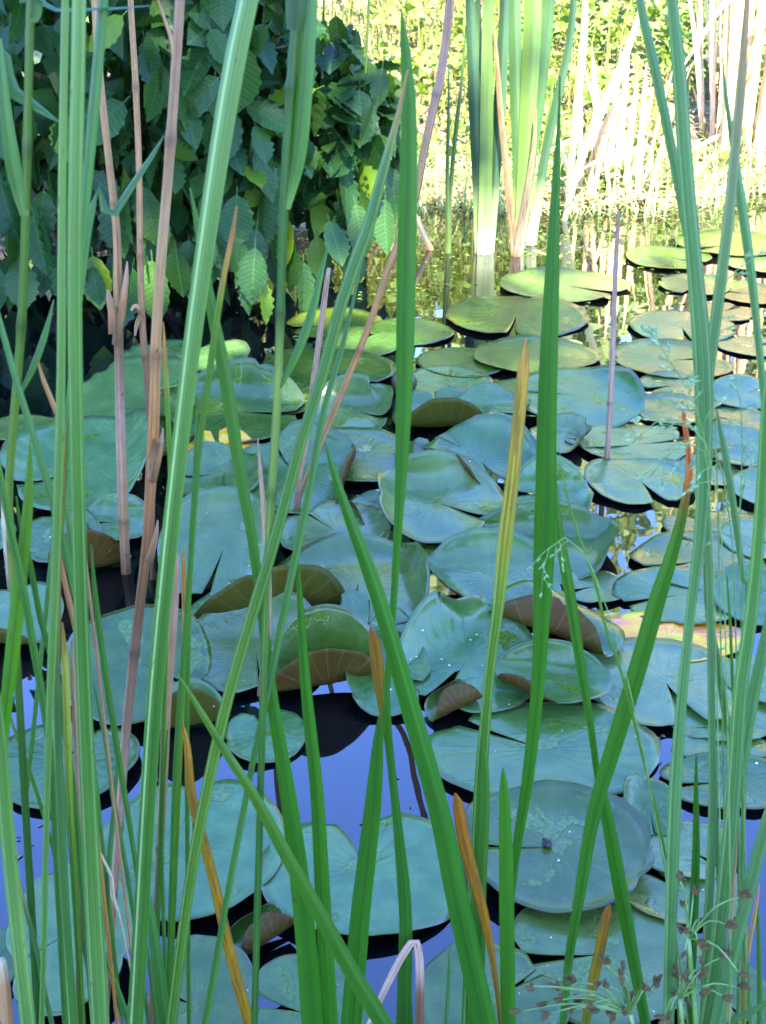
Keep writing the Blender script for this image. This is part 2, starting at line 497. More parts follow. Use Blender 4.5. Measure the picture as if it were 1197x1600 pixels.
def leaf_cards(centres, tips, normals, lens, wids, r, fold=0.25):
    """many folded six-corner leaves at once -> V, F, colours"""
    c = np.asarray(centres); t = np.asarray(tips); n = np.asarray(normals)
    t = t / np.linalg.norm(t, axis=1)[:, None]
    n = n - t * np.sum(n * t, 1)[:, None]; n /= np.linalg.norm(n, axis=1)[:, None] + 1e-9
    s = np.cross(t, n)
    l = np.asarray(lens)[:, None]; w = np.asarray(wids)[:, None]
    base = c - t * l * 0.5; tip = c + t * l * 0.5 - n * l * 0.10; mid = c + t * l * 0.02
    up = n * w * fold
    e1 = c + s * w * 0.5 + up - t * l * 0.05; e2 = c - s * w * 0.5 + up - t * l * 0.05
    N = len(c)
    V = np.stack([base, e1, tip, e2, mid], 1).reshape(-1, 3)
    Fc = []
    for i in range(N):
        k = 5 * i
        Fc += [(k, k + 1, k + 4), (k + 1, k + 2, k + 4), (k + 2, k + 3, k + 4), (k + 3, k, k + 4)]
    C = np.repeat(np.asarray(r)[:, None], 5, 0).reshape(-1, 1) * np.ones((1, 3))
    return V, Fc, C

def shade_tree(x, y, h_trunk, z0, z1, rx, ry, nleaf, label, seed):
    g = np.random.default_rng(seed)
    root = empty('tree', (x, y, float(ground_z(x, y)) - 0.1), label, 'tree', 'unseen trees added for shade')
    tr = Geo()
    P = np.array([(0, 0, 0), (0.05, 0.05, h_trunk * 0.4), (-0.06, 0, h_trunk * 0.8), (0, 0, z0 + (z1 - z0) * 0.55)])
    Pc = catmull(P, 12)
    tr.add(*tube_geo(Pc, np.linspace(0.24, 0.06, 12), 10))
    for i in range(9):
        zb = z0 - 0.5 + (z1 - z0) * 0.5 * i / 9
        th = i * 2.4
        e = np.array([math.cos(th) * rx * 0.7, math.sin(th) * ry * 0.7, zb + (z1 - z0) * 0.25])
        tr.add(*tube_geo(catmull([(0, 0, zb), (e[0] * .5, e[1] * .5, zb + 0.5), e], 6), np.linspace(0.08, 0.02, 6), 6))
    tr.obj('trunk', M['bark'], root)
    # leaf clumps through an uneven crown
    ncl = 90
    cl = []
    while len(cl) < ncl:
        p = g.uniform(-1, 1, 3)
        if np.linalg.norm(p) < 1: cl.append(p)
    cl = np.array(cl) * np.array([rx, ry, (z1 - z0) / 2]) + np.array([0, 0, (z0 + z1) / 2])
    idx = g.integers(0, ncl, nleaf)
    c = cl[idx] + g.normal(0, 1, (nleaf, 3)) * np.array([0.55, 0.45, 0.45])
    nrm = g.normal(0, 1, (nleaf, 3)) + np.array([0, 0, 0.8])
    tip = g.normal(0, 1, (nleaf, 3)) - np.array([0, 0, 0.3])
    L = g.uniform(0.18, 0.34, nleaf)
    V, Fc, C = leaf_cards(c, tip, nrm, L, L * 0.7, g.uniform(0, 1, nleaf))
    cr = Geo(); cr.add(V, Fc, None, C)
    cr.obj('crown', M['crown'], root, smooth=False)
    return root

shade_tree(-3.2, -5.0, 6.0, 4.2, 16.5, 3.9, 1.5, 17000, 'unseen tall leafy tree added behind the viewer to shade the shrub', 1)
shade_tree(3.2, -5.0, 5.0, 4.0, 10.6, 4.2, 1.5, 13000, 'unseen lower leafy tree added behind the viewer to shade the lily pads', 2)

# ------------------------------------------------------------------ sunlit bank: ground cover, grass, straw
def bank_points(g, n, x0, x1, d0, d1, pw=1.0):
    x = g.uniform(x0, x1, n)
    d = d0 + (d1 - d0) * g.uniform(0, 1, n) ** pw
    y = far_shore(x) + d
    return x, y, ground_z(x, y), d

g = np.random.default_rng(11)
n = 15000
x, y, z, d = bank_points(g, n, -0.3, 5.0, 0.05, 5.5, 1.3)
# uneven mats of leaves: keep where a slow wave is high
keep = (np.sin(2.3 * x + 1.0) * np.sin(2.9 * y + 0.4 * x) + 0.5 * np.sin(7 * x) * np.sin(6 * y) > -0.55) & (g.uniform(0, 1, n) < np.clip(0.25 + 0.5 * d, 0.12, 1) * np.clip(0.25 + 0.7 * x, 0.15, 1))
x, y, z, d = x[keep], y[keep], z[keep], d[keep]
n = len(x)
hgt = g.uniform(0.02, 0.26, n) * np.clip(0.4 + d, 0, 1)
c = np.stack([x, y, z + hgt], 1)
nrm = g.normal(0, 0.45, (n, 3)) + np.array([0, -0.35, 1.0])
tip = g.normal(0, 1, (n, 3)) * np.array([1, 1, 0.25]) + np.array([0, -0.5, -0.2])
L = g.uniform(0.05, 0.11, n)
V, Fc, C = leaf_cards(c, tip, nrm, L, L * g.uniform(0.6, 0.9, n), g.uniform(0, 1, n))
geo = Geo(); geo.add(V, Fc, None, C)
tag(geo.obj('ground_cover', M['cover'], smooth=False), 'bright leafy ground cover spreading over the sunlit bank', 'ground cover', kind='stuff')

def grass_mesh(g, x, y, z, hmin, hmax, w, lean, seg=4):
    n = len(x)
    az = g.uniform(0, 6.283, n); h = g.uniform(hmin, hmax, n); ln = np.abs(g.normal(0, lean, n))
    dx, dy = np.cos(az), np.sin(az)
    sx, sy = -dy, dx
    rows = []
    for k in range(seg):
        t = k / (seg - 1)
        off = ln * h * t * t * 1.2
        zz = z + h * t * (1 - 0.35 * t * np.minimum(ln, 1.5))
        ww = w * (1 - t) ** 0.7 + 0.0006
        px = x + dx * off; py = y + dy * off
        rows.append(np.stack([px - sx * ww, py - sy * ww, zz], 1)); rows.append(np.stack([px + sx * ww, py + sy * ww, zz], 1))
    V = np.stack(rows, 1).reshape(-1, 3)
    m = 2 * seg
    Fc = []
    for i in range(n):
        b = i * m
        for k in range(seg - 1):
            Fc.append((b + 2 * k, b + 2 * k + 1, b + 2 * k + 3, b + 2 * k + 2))
    C = np.repeat(g.uniform(0, 1, n)[:, None], m, 0).reshape(-1, 1) * np.ones((1, 3))
    return V, Fc, C

x, y, z, d = bank_points(g, 6500, -1.6, 1.1, 0.4, 5.0)
V, Fc, C = grass_mesh(g, x, y, z, 0.10, 0.38, 0.004, 0.9)
geo = Geo(); geo.add(V, Fc, None, C)
x, y, z, d = bank_points(g, 2600, 1.0, 5.0, 0.05, 5.0)
geo.add(*(lambda q: (q[0], q[1], None, q[2]))(grass_mesh(g, x, y, z, 0.10, 0.45, 0.004, 0.7)))
tag(geo.obj('bank_grass', M['grass']), 'thin yellowish grass growing on the sunlit bank', 'grass', kind='stuff')

x, y, z, d = bank_points(g, 5200, -0.5, 5.0, -0.05, 3.5, 1.6)
n = len(x)
az = g.uniform(0, 6.283, n); L = g.uniform(0.05, 0.30, n) * 0.5; el = g.normal(0, 0.16, n)
dv = np.stack([np.cos(az) * np.cos(el), np.sin(az) * np.cos(el), np.sin(el)], 1) * L[:, None]
sv = np.stack([-np.sin(az), np.cos(az), np.zeros(n)], 1) * g.uniform(0.002, 0.006, n)[:, None]
cc = np.stack([x, y, np.maximum(z, 0.0) + g.uniform(0.008, 0.07, n)], 1)
V = np.stack([cc - dv - sv, cc - dv + sv, cc + np.array([0, 0, .01]) + sv, cc + np.array([0, 0, .01]) - sv, cc + dv + sv * .3, cc + dv - sv * .3], 1).reshape(-1, 3)
Fc = []
for i in range(n):
    b = 6 * i
    Fc += [(b, b + 1, b + 2, b + 3), (b + 3, b + 2, b + 4, b + 5)]
geo = Geo(); geo.add(V, Fc, None, np.repeat(g.uniform(0, 1, n)[:, None], 6, 0).reshape(-1, 1) * np.ones((1, 3)))
tag(geo.obj('straw_litter', M['litter'], smooth=False), 'dry straw and dead stalks lying along the far shore', 'straw', kind='stuff')

x, y, z, d = bank_points(g, 1900, 0.0, 4.6, -0.22, 0.35)
V, Fc, C = grass_mesh(g, x, y, np.maximum(z, -0.02), 0.06, 0.30, 0.004, 1.3)
geo = Geo(); geo.add(V, Fc, None, C)
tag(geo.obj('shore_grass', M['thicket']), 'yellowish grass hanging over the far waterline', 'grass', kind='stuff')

# rough sunlit shrubs further up the bank, a mass that closes the view behind and shows in the water
n = 26000
x = g.uniform(-9, 13, n); y = g.uniform(9.6, 12.4, n)
top = 3.7 + 0.5 * np.sin(0.9 * x) + 0.35 * np.sin(2.7 * x + 1) + 0.2 * np.sin(6.1 * x)
z = ground_z(x, y) + g.uniform(0, 1, n) * top * np.clip(0.35 + (y - 9.6) / 1.6, 0.35, 1)
c = np.stack([x, y, z], 1)
L = g.uniform(0.12, 0.28, n)
V, Fc, C = leaf_cards(c, g.normal(0, 1, (n, 3)), g.normal(0, 1, (n, 3)) + np.array([0, -.8, .8]), L, L * 0.65, g.uniform(0, 1, n))
geo = Geo(); geo.add(V, Fc, None, C)
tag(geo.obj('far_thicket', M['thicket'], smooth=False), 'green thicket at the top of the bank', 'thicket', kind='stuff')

# ------------------------------------------------------------------ shrub with pleated toothed leaves, overhanging the water
def pleated_leaf(width, seed, N=12):
    r = random.Random(seed)
    bend = r.uniform(0.15, 0.45); fold = r.uniform(0.10, 0.28); roll = r.uniform(-0.25, 0.25)
    V, UV = [], []
    for i in range(N + 1):
        t = i / N
        w = width * 0.5 * (math.sin(math.pi * min(1, t ** 0.82)) ** 0.72 if 0 < t < 1 else 0.0)
        ridge = 0.020 if i % 2 else -0.020
        yb = t; zb = -bend * t * t * 0.55
        for s, f in ((-1, 1.0), (-1, 0.5), (0, 0.0), (1, 0.5), (1, 1.0)):
            tooth = (1.0 + (0.10 if i % 2 else -0.06)) if f == 1.0 else 1.0
            xx = s * w * f * tooth
            yy = yb + 0.10 * f * math.sin(math.pi * t)
            zz = zb + abs(xx) * fold + (ridge * (1.2 if f else 0.2)) * math.sin(math.pi * t) ** 0.5 + roll * xx * t
            if t >= 1: yy = 1.06
            V.append((xx, yy, zz)); UV.append((xx / width + 0.5, t))
    Fc = []
    for i in range(N):
        for k in range(4):
            a = i * 5 + k
            Fc.append((a, a + 1, a + 6, a + 5))
    # stalk
    b = len(V)
    V += [(-0.012, -0.16, 0.03), (0.012, -0.16, 0.03), (0.012, 0.02, 0.0), (-0.012, 0.02, 0.0)]
    UV += [(0.5, 0)] * 4
    Fc.append((b, b + 1, b + 2, b + 3))
    return make_mesh('leaf', V, Fc, M['bushleaf'], uv=UV, col=np.full((len(V), 3), 0.5))

leaf_meshes = [pleated_leaf(w, 30 + i) for i, w in enumerate((0.54, 0.60, 0.66, 0.50, 0.58))]
shrub = empty('leafy_shrub', (-0.9, 4.5, 0.0), 'dark green shrub with pleated leaves overhanging the pond', 'shrub')
blobs = [((-1.05, 4.35, 1.00), (0.72, 0.62, 0.80)), ((-0.56, 4.32, 0.80), (0.33, 0.48, 0.66)),
         ((-0.20, 4.70, 0.50), (0.25, 0.40, 0.36)), ((-2.0, 4.5, 1.1), (0.9, 0.75, 1.0)), ((-1.0, 4.7, 1.7), (0.75, 0.6, 0.5)), ((-1.2, 4.95, 0.42), (1.0, 0.35, 0.42)), ((-2.4, 4.8, 0.45), (0.9, 0.4, 0.45))]
g = np.random.default_rng(5)
def inside(p, f=0.93):
    return any(sum(((p[k] - c[k]) / (r[k] * f)) ** 2 for k in range(3)) < 1 for c, r in blobs)
def project(p):
    v = Vector(p) - Vector((0, 0, CAM_H))
    c, s = math.cos(PITCH), math.sin(PITCH)
    dep = v.y * c - v.z * s
    up = v.y * s + v.z * c
    return 598.5 + F * v.x / dep, 800 - F * up / dep
cand = []
while len(cand) < 300:
    k = g.choice(5, p=(0.34, 0.28, 0.16, 0.12, 0.10))
    c, r = blobs[k]
    v = g.normal(0, 1, 3); v[1] = -abs(v[1]) * 1.2
    v /= np.linalg.norm(v)
    p = np.array(c) + v * np.array(r) * g.uniform(0.90, 1.10)
    if p[2] < 0.10 or inside(p): continue
    px, py = project(p)
    if not (-60 < px < 680 and -60 < py < 560): continue
    cand.append((p, v))
low = [(370, 405, 3.75), (395, 430, 3.7), (415, 470, 3.7), (385, 455, 3.72), (205, 465, 3.7), (240, 455, 3.75), (150, 440, 3.8), (300, 440, 3.8), (478, 455, 4.0), (330, 400, 3.8), (120, 400, 3.75), (60, 380, 3.7)]
qq = random.Random(77)
low += [(qq.uniform(-20, 420), qq.uniform(330, 452), qq.uniform(3.72, 4.1)) for _ in range(46)]
low += [(qq.uniform(430, 600), qq.uniform(290, 420), qq.uniform(4.1, 4.5)) for _ in range(22)]
low += [(qq.uniform(525, 625), qq.uniform(60, 330), qq.uniform(4.35, 4.8)) for _ in range(24)]
for i, (px, py, Y0) in enumerate(low):                      # shoots that hang lowest over the water
    cand[i] = (np.array(on_y(px, py, Y0)), np.array([0.1, -0.8, -0.6]))
for i, (p, v) in enumerate(cand):
    hang = i < len(low)
    out = np.array(v)
    d = out * 0.45 + np.array([0, -0.1, -0.62 if not hang else -1.6]) + g.normal(0, 0.42 if not hang else 0.2, 3)
    nm = out * 0.35 + np.array([0, -0.1, 0.85]) + g.normal(0, 0.50, 3)
    d = Vector(d).normalized(); nm = Vector(nm); nm = (nm - d * nm.dot(d)).normalized()
    sx = d.cross(nm)
    Lf = g.uniform(0.11, 0.20)
    me = leaf_meshes[i % 5]
    o = bpy.data.objects.new('leaf', me)
    link(o, shrub)
    m = Matrix((sx, d, nm)).transposed().to_4x4()
    pos = Vector(p) - shrub.location - d * Lf * 0.5
    o.matrix_local = Matrix.Translation(pos) @ m @ Matrix.Scale(Lf, 4)
# leaves further in, and the leaves of the top and back: one mass
n = 5200
ks = g.choice(7, n, p=(0.22, 0.11, 0.07, 0.17, 0.12, 0.18, 0.13))
bc = np.array([b[0] for b in blobs])[ks]; br = np.array([b[1] for b in blobs])[ks]
v = g.normal(0, 1, (n, 3)); v /= np.linalg.norm(v, axis=1)[:, None]
p = bc + v * br * (g.uniform(0.25, 1.0, n) ** 0.5)[:, None] * 0.93
p[:, 2] = np.maximum(p[:, 2], 0.04)
L = g.uniform(0.10, 0.17, n)
V, Fc, C = leaf_cards(p, v * 0.5 + g.normal(0, 0.5, (n, 3)) + np.array([0, 0, -0.6]), v * 0.6 + g.normal(0, 0.4, (n, 3)) + np.array([0, 0, .7]), L, L * 0.62, g.uniform(0, 1, n))
geo = Geo(); geo.add(V, Fc, None, C)
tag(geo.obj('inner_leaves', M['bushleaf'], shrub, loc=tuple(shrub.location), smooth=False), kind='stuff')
for i in range(14):
    th = g.uniform(-1.2, 1.2); k = i % 5
    c, r = blobs[k]
    e = np.array(c) + np.array([math.sin(th) * r[0] * 0.9, -abs(math.cos(th)) * r[1] * 0.9, g.uniform(-0.5, 0.6) * r[2]])
    b = np.array([-1.0 + 0.25 * g.normal(), 4.75, 0.05])
    mid = (b + e) / 2 + np.array([0, 0, 0.25])
    geo = Geo(); geo.add(*tube_geo(catmull([b, mid, e], 10), np.linspace(0.016, 0.004, 10), 6))
    geo.obj('branch', M['twig'], shrub, loc=tuple(shrub.location))

# ------------------------------------------------------------------ lily pads
PAD_GROUP = 'lily pads floating on the pond'

def pad_geo(rx, ry, notch, gap, flaps, seed, und, rimup, dish):
    g = np.random.default_rng(seed)
    nr, ns = 11, 72
    ph = g.uniform(0, 6.28, 8)
    n0 = math.radians(notch)
    bites = [(g.uniform(0.15, 0.85), g.uniform(0.008, 0.022), g.uniform(0.04, 0.11)) for _ in range(g.integers(0, 3))]
    rs = np.concatenate([[0.03], np.linspace(0.12, 1.0, nr - 1)])
    q = np.linspace(0, 1, ns)
    pts = [(0.0, 0.0)]
    hg = math.radians(gap) / 2
    for i, r in enumerate(rs):
        for k in range(ns):
            h = hg * (0.35 + 0.65 * r)
            phi = n0 + h + q[k] * (2 * math.pi - 2 * h)
            lobe = 1.0 - 0.16 * (math.exp(-(q[k] / 0.035) ** 2) + math.exp(-((1 - q[k]) / 0.035) ** 2)) * r ** 2
            wob = 1 + (0.022 * math.sin(2 * phi + ph[0]) + 0.016 * math.sin(3 * phi + ph[1]) + 0.008 * math.sin(7 * phi + ph[2]) + 0.005 * math.sin(13 * phi + ph[3])) * r
            for bq, bw, bd in bites: lobe -= bd * math.exp(-((q[k] - bq) / bw) ** 2) * r ** 6
            pts.append((r * lobe * wob * math.cos(phi), r * lobe * wob * math.sin(phi)))
    P = np.array(pts)
    R = (rx + ry) / 2
    X, Yv = P[:, 0] * rx, P[:, 1] * ry
    rr = np.hypot(P[:, 0], P[:, 1]); an = np.arctan2(P[:, 1], P[:, 0])
    Z = und * R * (0.030 * np.sin(2 * an + ph[4]) * rr ** 2 + 0.018 * np.sin(3 * an + ph[5]) * rr ** 2 + 0.012 * np.sin(5 * an + ph[6]) * rr ** 3
                   + 0.010 * np.sin(5.0 * P[:, 0] + ph[7]) * np.sin(4.3 * P[:, 1] + ph[0]))
    Z += 0.004 * R * np.sin(22 * (an - n0)) * np.clip(rr - 0.2, 0, 1)
    Z += rimup * R * np.clip((rr - 0.82) / 0.18, 0, 1.3) ** 2
    Z += dish * R * rr ** 2
    Q = np.stack([X, Yv, Z], 1)
    for fl in flaps:
        ang, s, mx = fl[:3]
        bz = fl[3] if len(fl) > 3 else 1 - s
        a = math.radians(ang); dx, dy = math.cos(a), math.sin(a)
        Lm = math.hypot(dx * rx, dy * ry)
        d = Q[:, 0] * dx + Q[:, 1] * dy
        over = np.maximum(d - s * Lm, 0)
        L1 = np.minimum(over, bz * Lm); rest = over - L1
        kap = math.radians(mx) / (bz * Lm)
        th_ = kap * L1
        m = over > 0
        nd = np.where(m, s * Lm + np.sin(th_) / kap + rest * np.cos(th_) - Q[:, 2] * np.sin(th_), d)
        nz = np.where(m, (1 - np.cos(th_)) / kap + rest * np.sin(th_) + Q[:, 2] * np.cos(th_), Q[:, 2])
        Q[:, 0] += (nd - d) * dx; Q[:, 1] += (nd - d) * dy; Q[:, 2] = nz
    faces = []
    for k in range(ns - 1): faces.append((0, 1 + k, 2 + k))
    for i in range(len(rs) - 1):
        for k in range(ns - 1):
            a = 1 + i * ns + k; b = a + ns
            faces.append((a, b, b + 1, a + 1))
    # outline, for closing top and underside
    nrg = len(rs)
    rim = [0] + [1 + i * ns for i in range(nrg)] + [1 + (nrg - 1) * ns + k for k in range(1, ns)] + [1 + i * ns + ns - 1 for i in range(nrg - 2, -1, -1)]
    N = np.zeros_like(Q)
    for f in faces:
        nn = np.cross(Q[f[1]] - Q[f[0]], Q[f[2]] - Q[f[0]])
        for v in f: N[v] += nn
    N /= np.linalg.norm(N, axis=1)[:, None] + 1e-12
    th = 0.0010
    n = len(Q)
    V = np.vstack([Q, Q - N * th])
    Fc = list(faces) + [tuple(i + n for i in f[::-1]) for f in faces]
    fm = [0] * len(faces) + [1] * len(faces)
    for i in range(len(rim)):
        a, b = rim[i], rim[(i + 1) % len(rim)]
        Fc.append((a, a + n, b + n, b)); fm.append(1)
    UV = np.vstack([P * 0.5 + 0.5] * 2)
    return V, Fc, fm, UV

pad_count = [0]
def pad(cx, cy, w, h, label, z=None, notch=None, gap=16, flaps=(), mat='pad', und=1.0, rim=None, dish=0.0, tilt=None, under='under', name='lily_pad', group=PAD_GROUP, cat='lily pad', maxtilt=11):
    pad_count[0] += 1
    i = pad_count[0]
    r = random.Random(100 + i)
    if not flaps and 630 < cy < 1130 and 180 < cx < 900:
        flaps = [(r.uniform(40, 140), r.uniform(0.2, 0.45), r.uniform(30, 62), 0.35), (r.choice((r.uniform(-40, 10), r.uniform(170, 220))), r.uniform(0.35, 0.6), r.uniform(30, 66), 0.3)]
        und = 2.0
    sc_ = 1.10 if 630 < cy < 1130 else 1.05
    w, h = w * sc_, h * sc_
    zz = (z if z is not None else 3 + 3.2 * (i % 5)) / 1000.0 * (0.5 if cy < 620 else 1.0)
    c = on_z(cx, cy, zz)
    dep = depth_of(c)
    th = math.atan2(CAM_H - zz, math.hypot(c.x, c.y))
    rx = 0.5 * w * dep / F
    want = h / w
    if tilt is None:
        d = math.asin(min(0.98, want)) - th
        d = max(math.radians(-1.0), min(math.radians(maxtilt if cy > 600 else 0.6), 0.6 * d))
        if cy < 600: und = 0.5
    else:
        d = math.radians(tilt)
    ry = rx * want / math.sin(th + d)
    ry = max(0.62 * rx, min(1.3 * rx, ry))
    if notch is None: notch = r.choice([-120, -60, -30, 200, 20, 160, 75, 110])
    V, Fc, fm, UV = pad_geo(rx, ry, notch, gap, flaps, 500 + i, und, r.uniform(0.0, 0.05) if rim is None else rim, dish)
    cd, sd = math.cos(d), math.sin(d)
    y, zv = V[:, 1].copy(), V[:, 2].copy()
    V[:, 1] = y * cd - zv * sd
    V[:, 2] = y * sd + zv * cd
    low = V[:, 2].min()
    lift = max(0.0, 0.0018 - zz - low) if d < 0.05 else -low + 0.002
    # keep the centre where the sight line through (cx, cy) meets the lifted plane
    c2 = on_z(cx, cy, zz + lift)
    o = mesh_obj(name, V, Fc, [M[mat], M[under]], uv=UV, fm=fm)
    o.location = c2
    return tag(o, label, cat, group)

# far right, towards the sunlit reeds
pad(1140, 383, 160, 36, 'hazy pale pad furthest back at the right, under the straw reeds', z=3)
pad(1045, 403, 125, 34, 'small pale round pad just left of the furthest back pad', z=6)
pad(1185, 412, 100, 40, 'pale pad cut by the right edge below the straw reeds', z=9)
pad(1085, 446, 105, 31, 'small pinkish pad behind the big right stem, back row', z=5)
pad(1172, 459, 105, 31, 'dull pink pad at the right edge in the back row', z=8)
pad(882, 446, 190, 48, 'broad light green pad right below the white cattail bases', z=9, notch=-35, gap=14)
pad(806, 493, 205, 62, 'large greyish pad in front of the left cattail base', z=5, notch=-100, gap=10)
pad(1065, 510, 160, 47, 'light green pad with a green tuft behind the big right stem', z=5, notch=-95, gap=12)
pad(1172, 541, 95, 29, 'mauve small pad at the right edge beside pale reflections', z=4)
pad(1050, 563, 178, 57, 'wide pale green pad with fine streaks left of the big right stem', z=9, notch=10)
pad(838, 556, 190, 52, 'pale pad crossed by the broad upright green blade, mid distance', z=5, notch=-80, gap=8)
pad(905, 619, 190, 90, 'big tilted green pad with a dark raised right side', z=10, notch=170, gap=5, flaps=[(25, 0.55, 42)], rim=0.03)
pad(818, 611, 128, 42, 'light green pad under the tilted big pad at its left', z=14, notch=-20)
pad(1054, 602, 106, 39, 'lavender pad with a violet edge beside the tilted big pad', z=6)
pad(1055, 641, 120, 43, 'blue sheened pad just below the lavender pad', z=10, notch=0, gap=7)
pad(1166, 613, 110, 50, 'yellowish raised pad with dark shade under it at the right edge', z=12, tilt=9)
pad(930, 677, 130, 38, 'thin strip of pad showing behind the pad at the violet stalk', z=4)
pad(990, 693, 158, 60, 'pale green oval pad behind the thin violet stalk base', z=8, notch=5, gap=7)
pad(1000, 751, 156, 70, 'lavender pad that the thin violet stalk stands beside, notch to viewer', z=13, notch=-75, gap=20, flaps=[(-70, 0.7, 20)])
pad(1155, 695, 112, 62, 'green mottled raised pad at the right edge, mid distance', z=12, tilt=8)
pad(1192, 762, 92, 50, 'violet grey pad cut by the right edge below the mottled pad', z=6)
pad(1090, 877, 190, 82, 'broad pad with algae behind the leaning green blade at right', z=5)
pad(1060, 930, 188, 80, 'turquoise pad with folded notch and raised right edge', z=14, notch=195, gap=12, flaps=[(15, 0.6, 45)], tilt=2)
pad(1180, 930, 120, 85, 'lavender pad cut by the right edge above the purple water', z=4)
pad(930, 916, 100, 46, 'small pinkish pad with worn edge between two larger pads', z=3, mat='pad')
pad(1045, 996, 224, 68, 'decaying pad turned orange, pink and yellow', z=4, mat='pad_decay', name='decaying_lily_pad', group=None, cat='lily pad')
# centre back
pad(640, 517, 130, 40, 'light pad half hidden by the tall bright blade, back row', z=6, notch=-150)
pad(522, 506, 150, 44, 'dim pad at the dark waterline below the shrub', z=3)
pad(560, 534, 130, 48, 'greenish pad crossed by the tan leaning stalk, back row', z=10, notch=60)
pad(512, 580, 205, 70, 'wide smooth pad behind the pale stalk and the tan stalk', z=6, notch=-40)
pad(725, 565, 145, 42, 'flat pad with an open notch facing right', z=5, notch=-15, gap=16)
pad(697, 599, 135, 53, 'light pad with yellow algae along its front edge', z=9, notch=-70)
pad(430, 622, 150, 46, 'dull pad behind the jointed green stem', z=3)
pad(556, 643, 140, 56, 'pale pad with a bright green spot beside the tan stalk foot', z=5, notch=-30)
pad(772, 641, 112, 46, 'light pad right of the folded olive leaf', z=4)
pad(690, 652, 140, 78, 'pad with its front turned up to show an olive underside', z=12, notch=100, gap=4, flaps=[(-80, 0.35, 82, 0.2), (90, 0.3, 30, 0.4)], under='under_olive', tilt=0, rim=0)
pad(670, 717, 100, 50, 'olive shaded pad under the folded olive leaf', z=3)
pad(880, 682, 96, 42, 'mauve pad beside the broad blade below the tilted big pad', z=3)
pad(752, 721, 176, 90, 'dished blue green pad with algae at its centre and notch to viewer', z=22, notch=-70, gap=22, dish=0.12, maxtilt=9)
pad(545, 713, 190, 84, 'large teal pad whose right edge curls over the water', z=12, notch=150, gap=4, flaps=[(-10, 0.6, 35)])
pad(862, 775, 120, 74, 'lilac pad with pale worn rim right of the broad blade', z=6, notch=170)
pad(685, 786, 200, 104, 'large blue pad with algae along a front notch', z=16, notch=-35, gap=12)
pad(650, 856, 116, 46, 'small pad covered in yellow algae behind the raised leaf', z=4, notch=100)
pad(850, 853, 238, 84, 'wide flat pad with violet waterline and pale right rim', z=8, notch=175, gap=8)
# left back, in the shade of the shrub
pad(290, 556, 190, 52, 'dark pad touching the black water under the shrub', z=4)
pad(375, 592, 96, 30, 'small olive pad wedged behind the big double pad', z=3)
pad(215, 614, 185, 108, 'dark green pad with open notch behind the tan stalks', z=7, notch=10, gap=16)
pad(362, 645, 218, 90, 'big dark pad with algae and notch facing right', z=12, notch=-5, gap=12)
pad(40, 668, 130, 34, 'dim pad at the left edge behind the bent blue leaf', z=3)
pad(250, 690, 130, 56, 'bluish pad between the tan stalks and the yellowed leaf', z=5)
pad(346, 701, 110, 40, 'decaying pad patched yellow and red behind the spotted pad', z=4, mat='pad_decay', name='decaying_lily_pad', group=None)
pad(346, 741, 122, 70, 'small pad with a pale yellow centre spot', z=12, notch=185, gap=4)
pad(470, 744, 218, 102, 'large teal pad with a raised pointed right tip', z=17, notch=120, gap=4, flaps=[(-8, 0.5, 75, 0.2), (100, 0.3, 35, 0.4)])
pad(135, 724, 236, 132, 'large blue pad folded along its middle behind left reeds', z=14, notch=-140, gap=5, flaps=[(185, 0.3, 38, 0.4), (10, 0.25, 45, 0.3)], maxtilt=14)
pad(182, 815, 102, 56, 'small green pad between the left reeds and the tan stalk', z=10, notch=190)
pad(95, 836, 110, 74, 'dark green pad behind the left reeds', z=5)
pad(-12, 836, 66, 56, 'sliver of pad at the left edge near the white stub', z=5)
pad(140, 893, 108, 66, 'curled brown pad turned up beside the tan stalk foot', z=6, flaps=[(-65, -0.2, 82, 0.3), (110, 0.1, 50, 0.4)], tilt=0, rim=0, notch=120, gap=4)
pad(15, 967, 150, 100, 'pale pad at the left edge with a rolled olive rim', z=14, under='under_olive', flaps=[(-90, 0.6, 85, 0.15)], notch=100, gap=4, maxtilt=14)
# middle
pad(590, 797, 90, 52, 'teal pad between the raised leaf and the large blue pad', z=4)
pad(525, 830, 166, 82, 'teal pad with shaded right end behind the crossing blades', z=16, flaps=[(0, 0.5, 40)], notch=130, gap=4)
pad(350, 856, 186, 144, 'big blue pad with a dark dished right half', z=14, notch=-100, gap=8, flaps=[(5, 0.15, 48, 0.3), (120, 0.4, 40, 0.3)], maxtilt=14)
pad(770, 907, 196, 112, 'smooth blue pad behind the folded tent leaf', z=10, notch=-85, gap=6)
pad(560, 910, 256, 114, 'big raised pad with its right edge folded up', z=26, notch=-95, gap=8, flaps=[(8, 0.50, 66, 0.2), (95, 0.45, 30, 0.4)], maxtilt=12)
pad(418, 962, 236, 92, 'pad whose front rolls up into an olive arch', z=14, under='under_olive', flaps=[(-76, -0.02, 92, 0.3), (85, 0.2, 30, 0.5)], notch=100, gap=3, tilt=0, rim=0)
pad(400, 1016, 208, 128, 'shiny dark pad dished towards the viewer', z=7, dish=0.10, notch=-80, gap=4, maxtilt=10, flaps=[(90, 0.15, 30, 0.5)])
pad(215, 1032, 208, 160, 'large raised blue pad with a green puddle behind left reeds', z=14, notch=-30, gap=5, flaps=[(0, 0.55, -32)], tilt=15)
pad(570, 988, 140, 92, 'pale blue pad under the cup shaped leaf', z=5)
pad(508, 1062, 170, 112, 'cup shaped pad with green inside and brown outside', z=8, flaps=[(-70, 0.02, 74, 0.35), (98, -0.25, 78, 0.4)], notch=20, gap=3, tilt=0, rim=0)
pad(602, 1052, 130, 112, 'light teal pad left of the broken pad', z=4, notch=-20)
